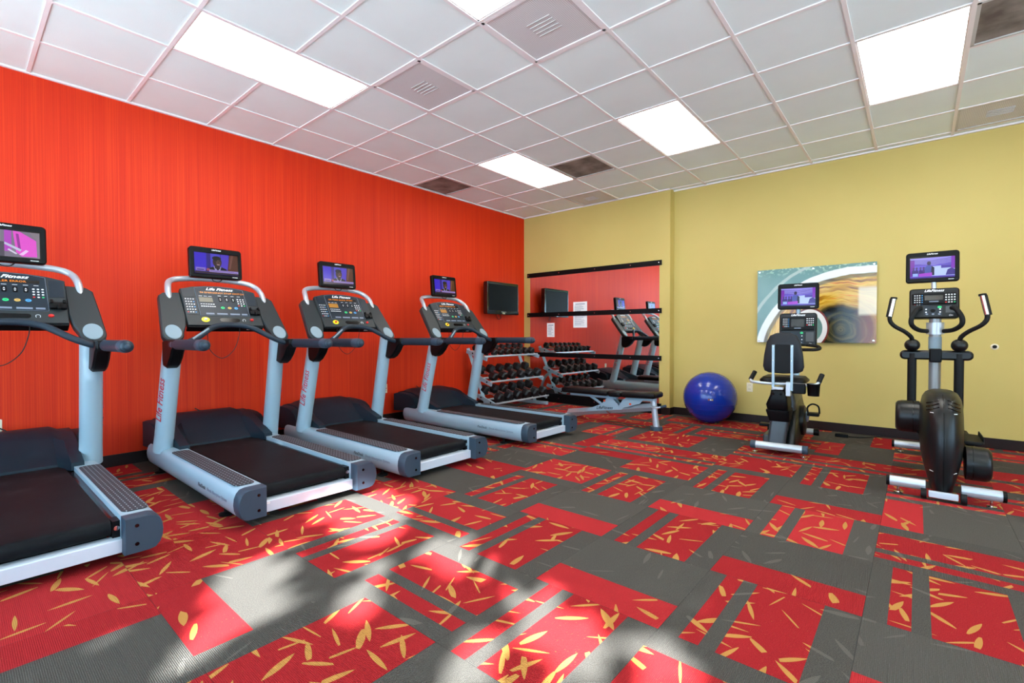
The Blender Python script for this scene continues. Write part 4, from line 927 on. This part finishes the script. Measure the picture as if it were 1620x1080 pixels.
# console mast
MB().tube([(0.05, 0.78, 0.5), (0.055, 0.80, 1.05)], 0.035, None, 14).build('console_mast', M['silver'], bk)
small_console(bk, frame((0.068, 0.735, 1.005), (1, 0.0, 0), (0, 0.12, 1)), 0.338, 0.345, True)
monitor(bk, frame((0.068, 0.76, 1.522), (1, 0, 0), (0, 0.06, 1)), 0.372, 0.268, 'studio', 0.045)
MB().tube([(0.068, 0.80, 1.34), (0.068, 0.80, 1.45)], 0.022, None, 10).build('television_post', M['silver'], bk)
MB().tube(smooth_path([(0.055, 0.76, 0.965), (0.12, 0.70, 0.965), (0.23, 0.66, 0.968), (0.27, 0.69, 0.98), (0.25, 0.72, 1.0), (0.19, 0.73, 1.01), (0.15, 0.73, 1.015)], 6), 0.016, None, 12).build('console_handle', M['rubber'], bk)
MB().tube(smooth_path([(0.055, 0.76, 0.965), (-0.02, 0.70, 0.965), (-0.12, 0.66, 0.968), (-0.16, 0.69, 0.98), (-0.14, 0.72, 1.0)], 6), 0.016, None, 12).build('console_handle', M['rubber'], bk)
ad = MB().box(0, 0.12, 0, 0.06, 0, 0.035).build('power_adapter', M['black'], None, bevel=0.006); ad.location = (4.55, 4.05, 0); tag(ad, 'black power adapter on carpet by the wall behind the bike', 'adapter')
pc = MB().tube(smooth_path([(4.67, 4.08, 0.012), (4.75, 4.12, 0.008), (4.84, 4.20, 0.007), (4.90, 4.30, 0.007), (4.93, 4.36, 0.007)], 5), 0.006, None, 6).build('power_cable', M['cord']); tag(pc, 'thin black cable lying on carpet along the baseboard', 'cable')

# ------------------------------------------------------------------ elliptical trainer
el_ = thing('elliptical_trainer', 'black elliptical cross trainer at the right in front of yellow wall', 'elliptical', (5.375, 2.085, 0), R(0.7))
for s in (-1, 1):
    MB().tube([(s*0.09, 0.02, 0.083), (s*0.285, 0.02, 0.083)], 0.036, None, 18).build('rear_stabilizer', M['silver2'], el_)
    MB().tube([(s*0.283, 0.02, 0.083), (s*0.302, 0.02, 0.083)], 0.0375, None, 18).build('end_cap', M['black'], el_)
    MB().lathe([(0.026, 0), (0.026, 0.010), (0.009, 0.014), (0.009, 0.06), (0.001, 0.061)], None, 14, Tr(s*0.235, 0.02, 0)).build('levelling_foot', M['chrome'], el_)
    MB().tube([(s*0.085, -0.03, 0.038), (s*0.115, -0.03, 0.038)], 0.034, None, 16).build('transport_wheel', M['rubber'], el_)
    MB().tube([(s*0.02, 1.55, 0.075), (s*0.285, 1.55, 0.075)], 0.034, None, 16).build('front_stabilizer', M['silver2'], el_)
    MB().tube([(s*0.283, 1.55, 0.075), (s*0.302, 1.55, 0.075)], 0.0355, None, 16).build('end_cap', M['black'], el_)
    MB().lathe([(0.024, 0), (0.024, 0.010), (0.009, 0.014), (0.009, 0.05), (0.001, 0.051)], None, 14, Tr(s*0.235, 1.55, 0)).build('levelling_foot', M['chrome'], el_)
MB().box(-0.075, 0.075, -0.048, -0.012, 0.022, 0.062).build('rear_plate', M['beam'], el_, bevel=0.004)
MB().box(-0.06, 0.06, 0.7, 1.55, 0.05, 0.13).build('base_beam', M['ell'], el_, bevel=0.01)
def sh_ring(z, w_, y0, y1, n=28):
    out = []; cy = (y0+y1)/2; ry = (y1-y0)/2
    for j in range(n):
        a = 2*PI*j/n; c, s = math.cos(a), math.sin(a)
        out.append((w_*math.copysign(abs(c)**0.75, c), cy+ry*math.copysign(abs(s)**0.8, s), z))
    return out
rg = [sh_ring(z, w_, y0, y1) for z, w_, y0, y1 in ((0.034, 0.064, 0.005, 0.78), (0.055, 0.068, -0.005, 0.80), (0.10, 0.080, -0.02, 0.86), (0.17, 0.097, -0.035, 0.90), (0.25, 0.113, -0.05, 0.92), (0.35, 0.121, -0.055, 0.92), (0.45, 0.122, -0.045, 0.90), (0.53, 0.120, -0.02, 0.86), (0.60, 0.116, 0.02, 0.80), (0.655, 0.107, 0.075, 0.72), (0.69, 0.090, 0.14, 0.62), (0.709, 0.062, 0.20, 0.54))]
shr = MB().loft(rg).build('flywheel_shroud', M['ell'], el_, angle=60)
def shroud_pt(x, z, off=0.002):
    for a, b_ in zip(rg, rg[1:]):
        if a[0][2] <= z <= b_[0][2]:
            u = (z-a[0][2])/(b_[0][2]-a[0][2]); R_ = [Vector(p).lerp(Vector(q), u) for p, q in zip(a, b_)]
            R_ = [p for p in R_ if p.y < 0.42]; R_.sort(key=lambda p: p.x)
            for p, q in zip(R_, R_[1:]):
                if p.x <= x <= q.x: return (x, p.lerp(q, (x-p.x)/(q.x-p.x+1e-9)).y-off, z)
    return (x, 0.0, z)
MB().tube([shroud_pt(0, z, 0.0) for z in (0.07, 0.12, 0.17, 0.22, 0.28, 0.34, 0.40, 0.46, 0.52, 0.58, 0.64, 0.68, 0.70)], 0.0028, None, 6).build('centre_seam', M['black'], shr)
b = MB()
for s in (-1, 1):
    for z in (0.585, 0.19): b.tube([shroud_pt(s*0.052, z, 0.001), shroud_pt(s*0.068, z-0.001, 0.001)], 0.0028, None, 6)
b.build('clips', M['white'], shr)
for s in (-1, 1):
    for q in range(3):
        MB().tube([shroud_pt(s*x, 0.668-q*0.022-(x-0.02)*0.45, -0.001) for x in (0.022, 0.04, 0.058, 0.074, 0.086)], 0.0045, None, 6).build('vent_slot', M['gloss'], shr)
# crank pods
def pod(x0, x1, y, z, r):
    s = 1 if x1 > x0 else -1; L = abs(x1-x0)
    o = MB().lathe([(r*0.9, 0), (r, 0.004), (r, L*0.28), (r*1.0, L*0.30), (r, L*0.75), (r*0.95, L*0.9), (r*0.8, L), (0.001, L)], None, 28, frame((x0, y, z), (0, s, 0), (0, 0, 1))).build('crank_pod', M['ell'], el_, angle=50)
    MB().lathe([(r*1.004, L*0.27), (r*1.004, L*0.29)], None, 28, frame((x0, y, z), (0, s, 0), (0, 0, 1))).build('pod_seam', M['gloss'], o)
pod(-0.115, -0.262, 0.52, 0.485, 0.122); pod(0.118, 0.250, 0.22, 0.235, 0.115)
MB().tube([(-0.10, 0.45, 0.38), (-0.16, 0.52, 0.485)], 0.03, None, 10).build('crank_arm', M['black'], el_)
MB().tube([(0.10, 0.40, 0.33), (0.16, 0.22, 0.235)], 0.03, None, 10).build('crank_arm', M['black'], el_)
for s, z0, z1, y0 in ((-1, 0.47, 0.33, 0.55), (1, 0.24, 0.30, 0.26)):
    MB().tube([(s*0.185, y0, z0), (s*0.175, 1.12, z1)], 0.026, None, 10).build('pedal_link', M['black'], el_)
    pl = MB().prism(rrect(-0.075, 0.075, -0.19, 0.19, 0.05), 0.0, 0.03, None, None, 0.008).build('foot_pedal', M['rubber'], el_); pl.location = (s*0.18, 0.80, (z0+z1)/2+0.02)
    MB().box(-0.075, -0.065, -0.15, 0.17, 0.02, 0.06).box(0.065, 0.075, -0.15, 0.17, 0.02, 0.06).build('pedal_rim', M['rubber'], pl, bevel=0.006)
    # swing arms
    ax = s*0.150-0.012
    MB().tube([(ax, 1.12, 0.28), (ax, 1.10, 0.96)], 0.032, None, 14).build('swing_arm', M['rubber'], el_)
    MB().ball((ax, 1.08, 1.03), 0.054, None, 20, 14).build('pivot_ball', M['ell'], el_)
    k = 1.0
    MB().tube(smooth_path([(ax, 1.07, 1.06), (ax+s*0.008, 1.05, 1.10), (ax+s*0.05, 1.02, 1.145), (ax+s*0.115, 0.98, 1.19), (ax+s*0.148, 0.965, 1.235), (ax+s*0.152, 0.96, 1.285)], 5), 0.0165, None, 12).build('swing_handle', M['rubber'], el_)
    MB().tube([(ax+s*0.152, 0.96, 1.275), (ax+s*0.126, 0.99, 1.432)], 0.0195, None, 14).build('hand_grip', M['chrome'], el_)
    MB().tube([(ax+s*0.162, 0.961, 1.275), (ax+s*0.136, 0.991, 1.432)], 0.018, None, 14).build('grip_backing', M['rubber'], el_)
    MB().tube([(ax+s*0.126, 0.99, 1.428), (ax+s*0.1245, 0.992, 1.442)], 0.025, None, 14).build('grip_cap', M['black'], el_)
MB().prism(rrect(-0.245, 0.225, -0.04, 0.04, 0.035), -0.045, 0.045, None, frame((0, 1.12, 0.945), (1, 0, 0), (0, 0, 1)), 0.015).build('pivot_housing', M['ell'], el_)
MB().box(-0.05, 0.03, 1.06, 1.18, 0.885, 1.0).build('pivot_clamp', M['black'], el_, bevel=0.01)
MB().tube([(-0.01, 1.22, 0.13), (-0.01, 1.19, 1.30)], 0.041, None, 20).build('column', mat('grey_column_paint', (150, 152, 152), 0.35, 0.3), el_)
MB().tube([(-0.01, 1.19, 1.125), (-0.01, 1.185, 1.225)], 0.060, None, 22).build('collar', M['silver2'], el_)
MB().tube([(-0.01, 1.20, 0.99), (-0.01, 1.195, 1.10)], 0.0445, None, 20).build('clear_sleeve', M['padS'], el_)
small_console(el_, frame((-0.022, 1.12, 1.262), (1, 0, 0), (0, 0.18, 1)), 0.325, 0.262, False)
for s in (-1, 1):
    MB().tube(smooth_path([(s*0.055-0.01, 1.15, 1.15), (s*0.11-0.01, 1.08, 1.16), (s*0.155-0.01, 1.03, 1.20), (s*0.158-0.01, 1.03, 1.26), (s*0.125-0.01, 1.06, 1.33), (s*0.10-0.01, 1.10, 1.345)], 5), 0.0185, None, 12).build('fixed_handle', M['rubber'], el_)
monitor(el_, frame((-0.035, 1.18, 1.705), (1, 0.0, 0), (0, 0.08, 1)), 0.350, 0.262, 'studio', 0.045)
MB().tube([(-0.02, 1.20, 1.50), (-0.025, 1.20, 1.62)], 0.018, None, 12).build('television_post', M['silver2'], el_)
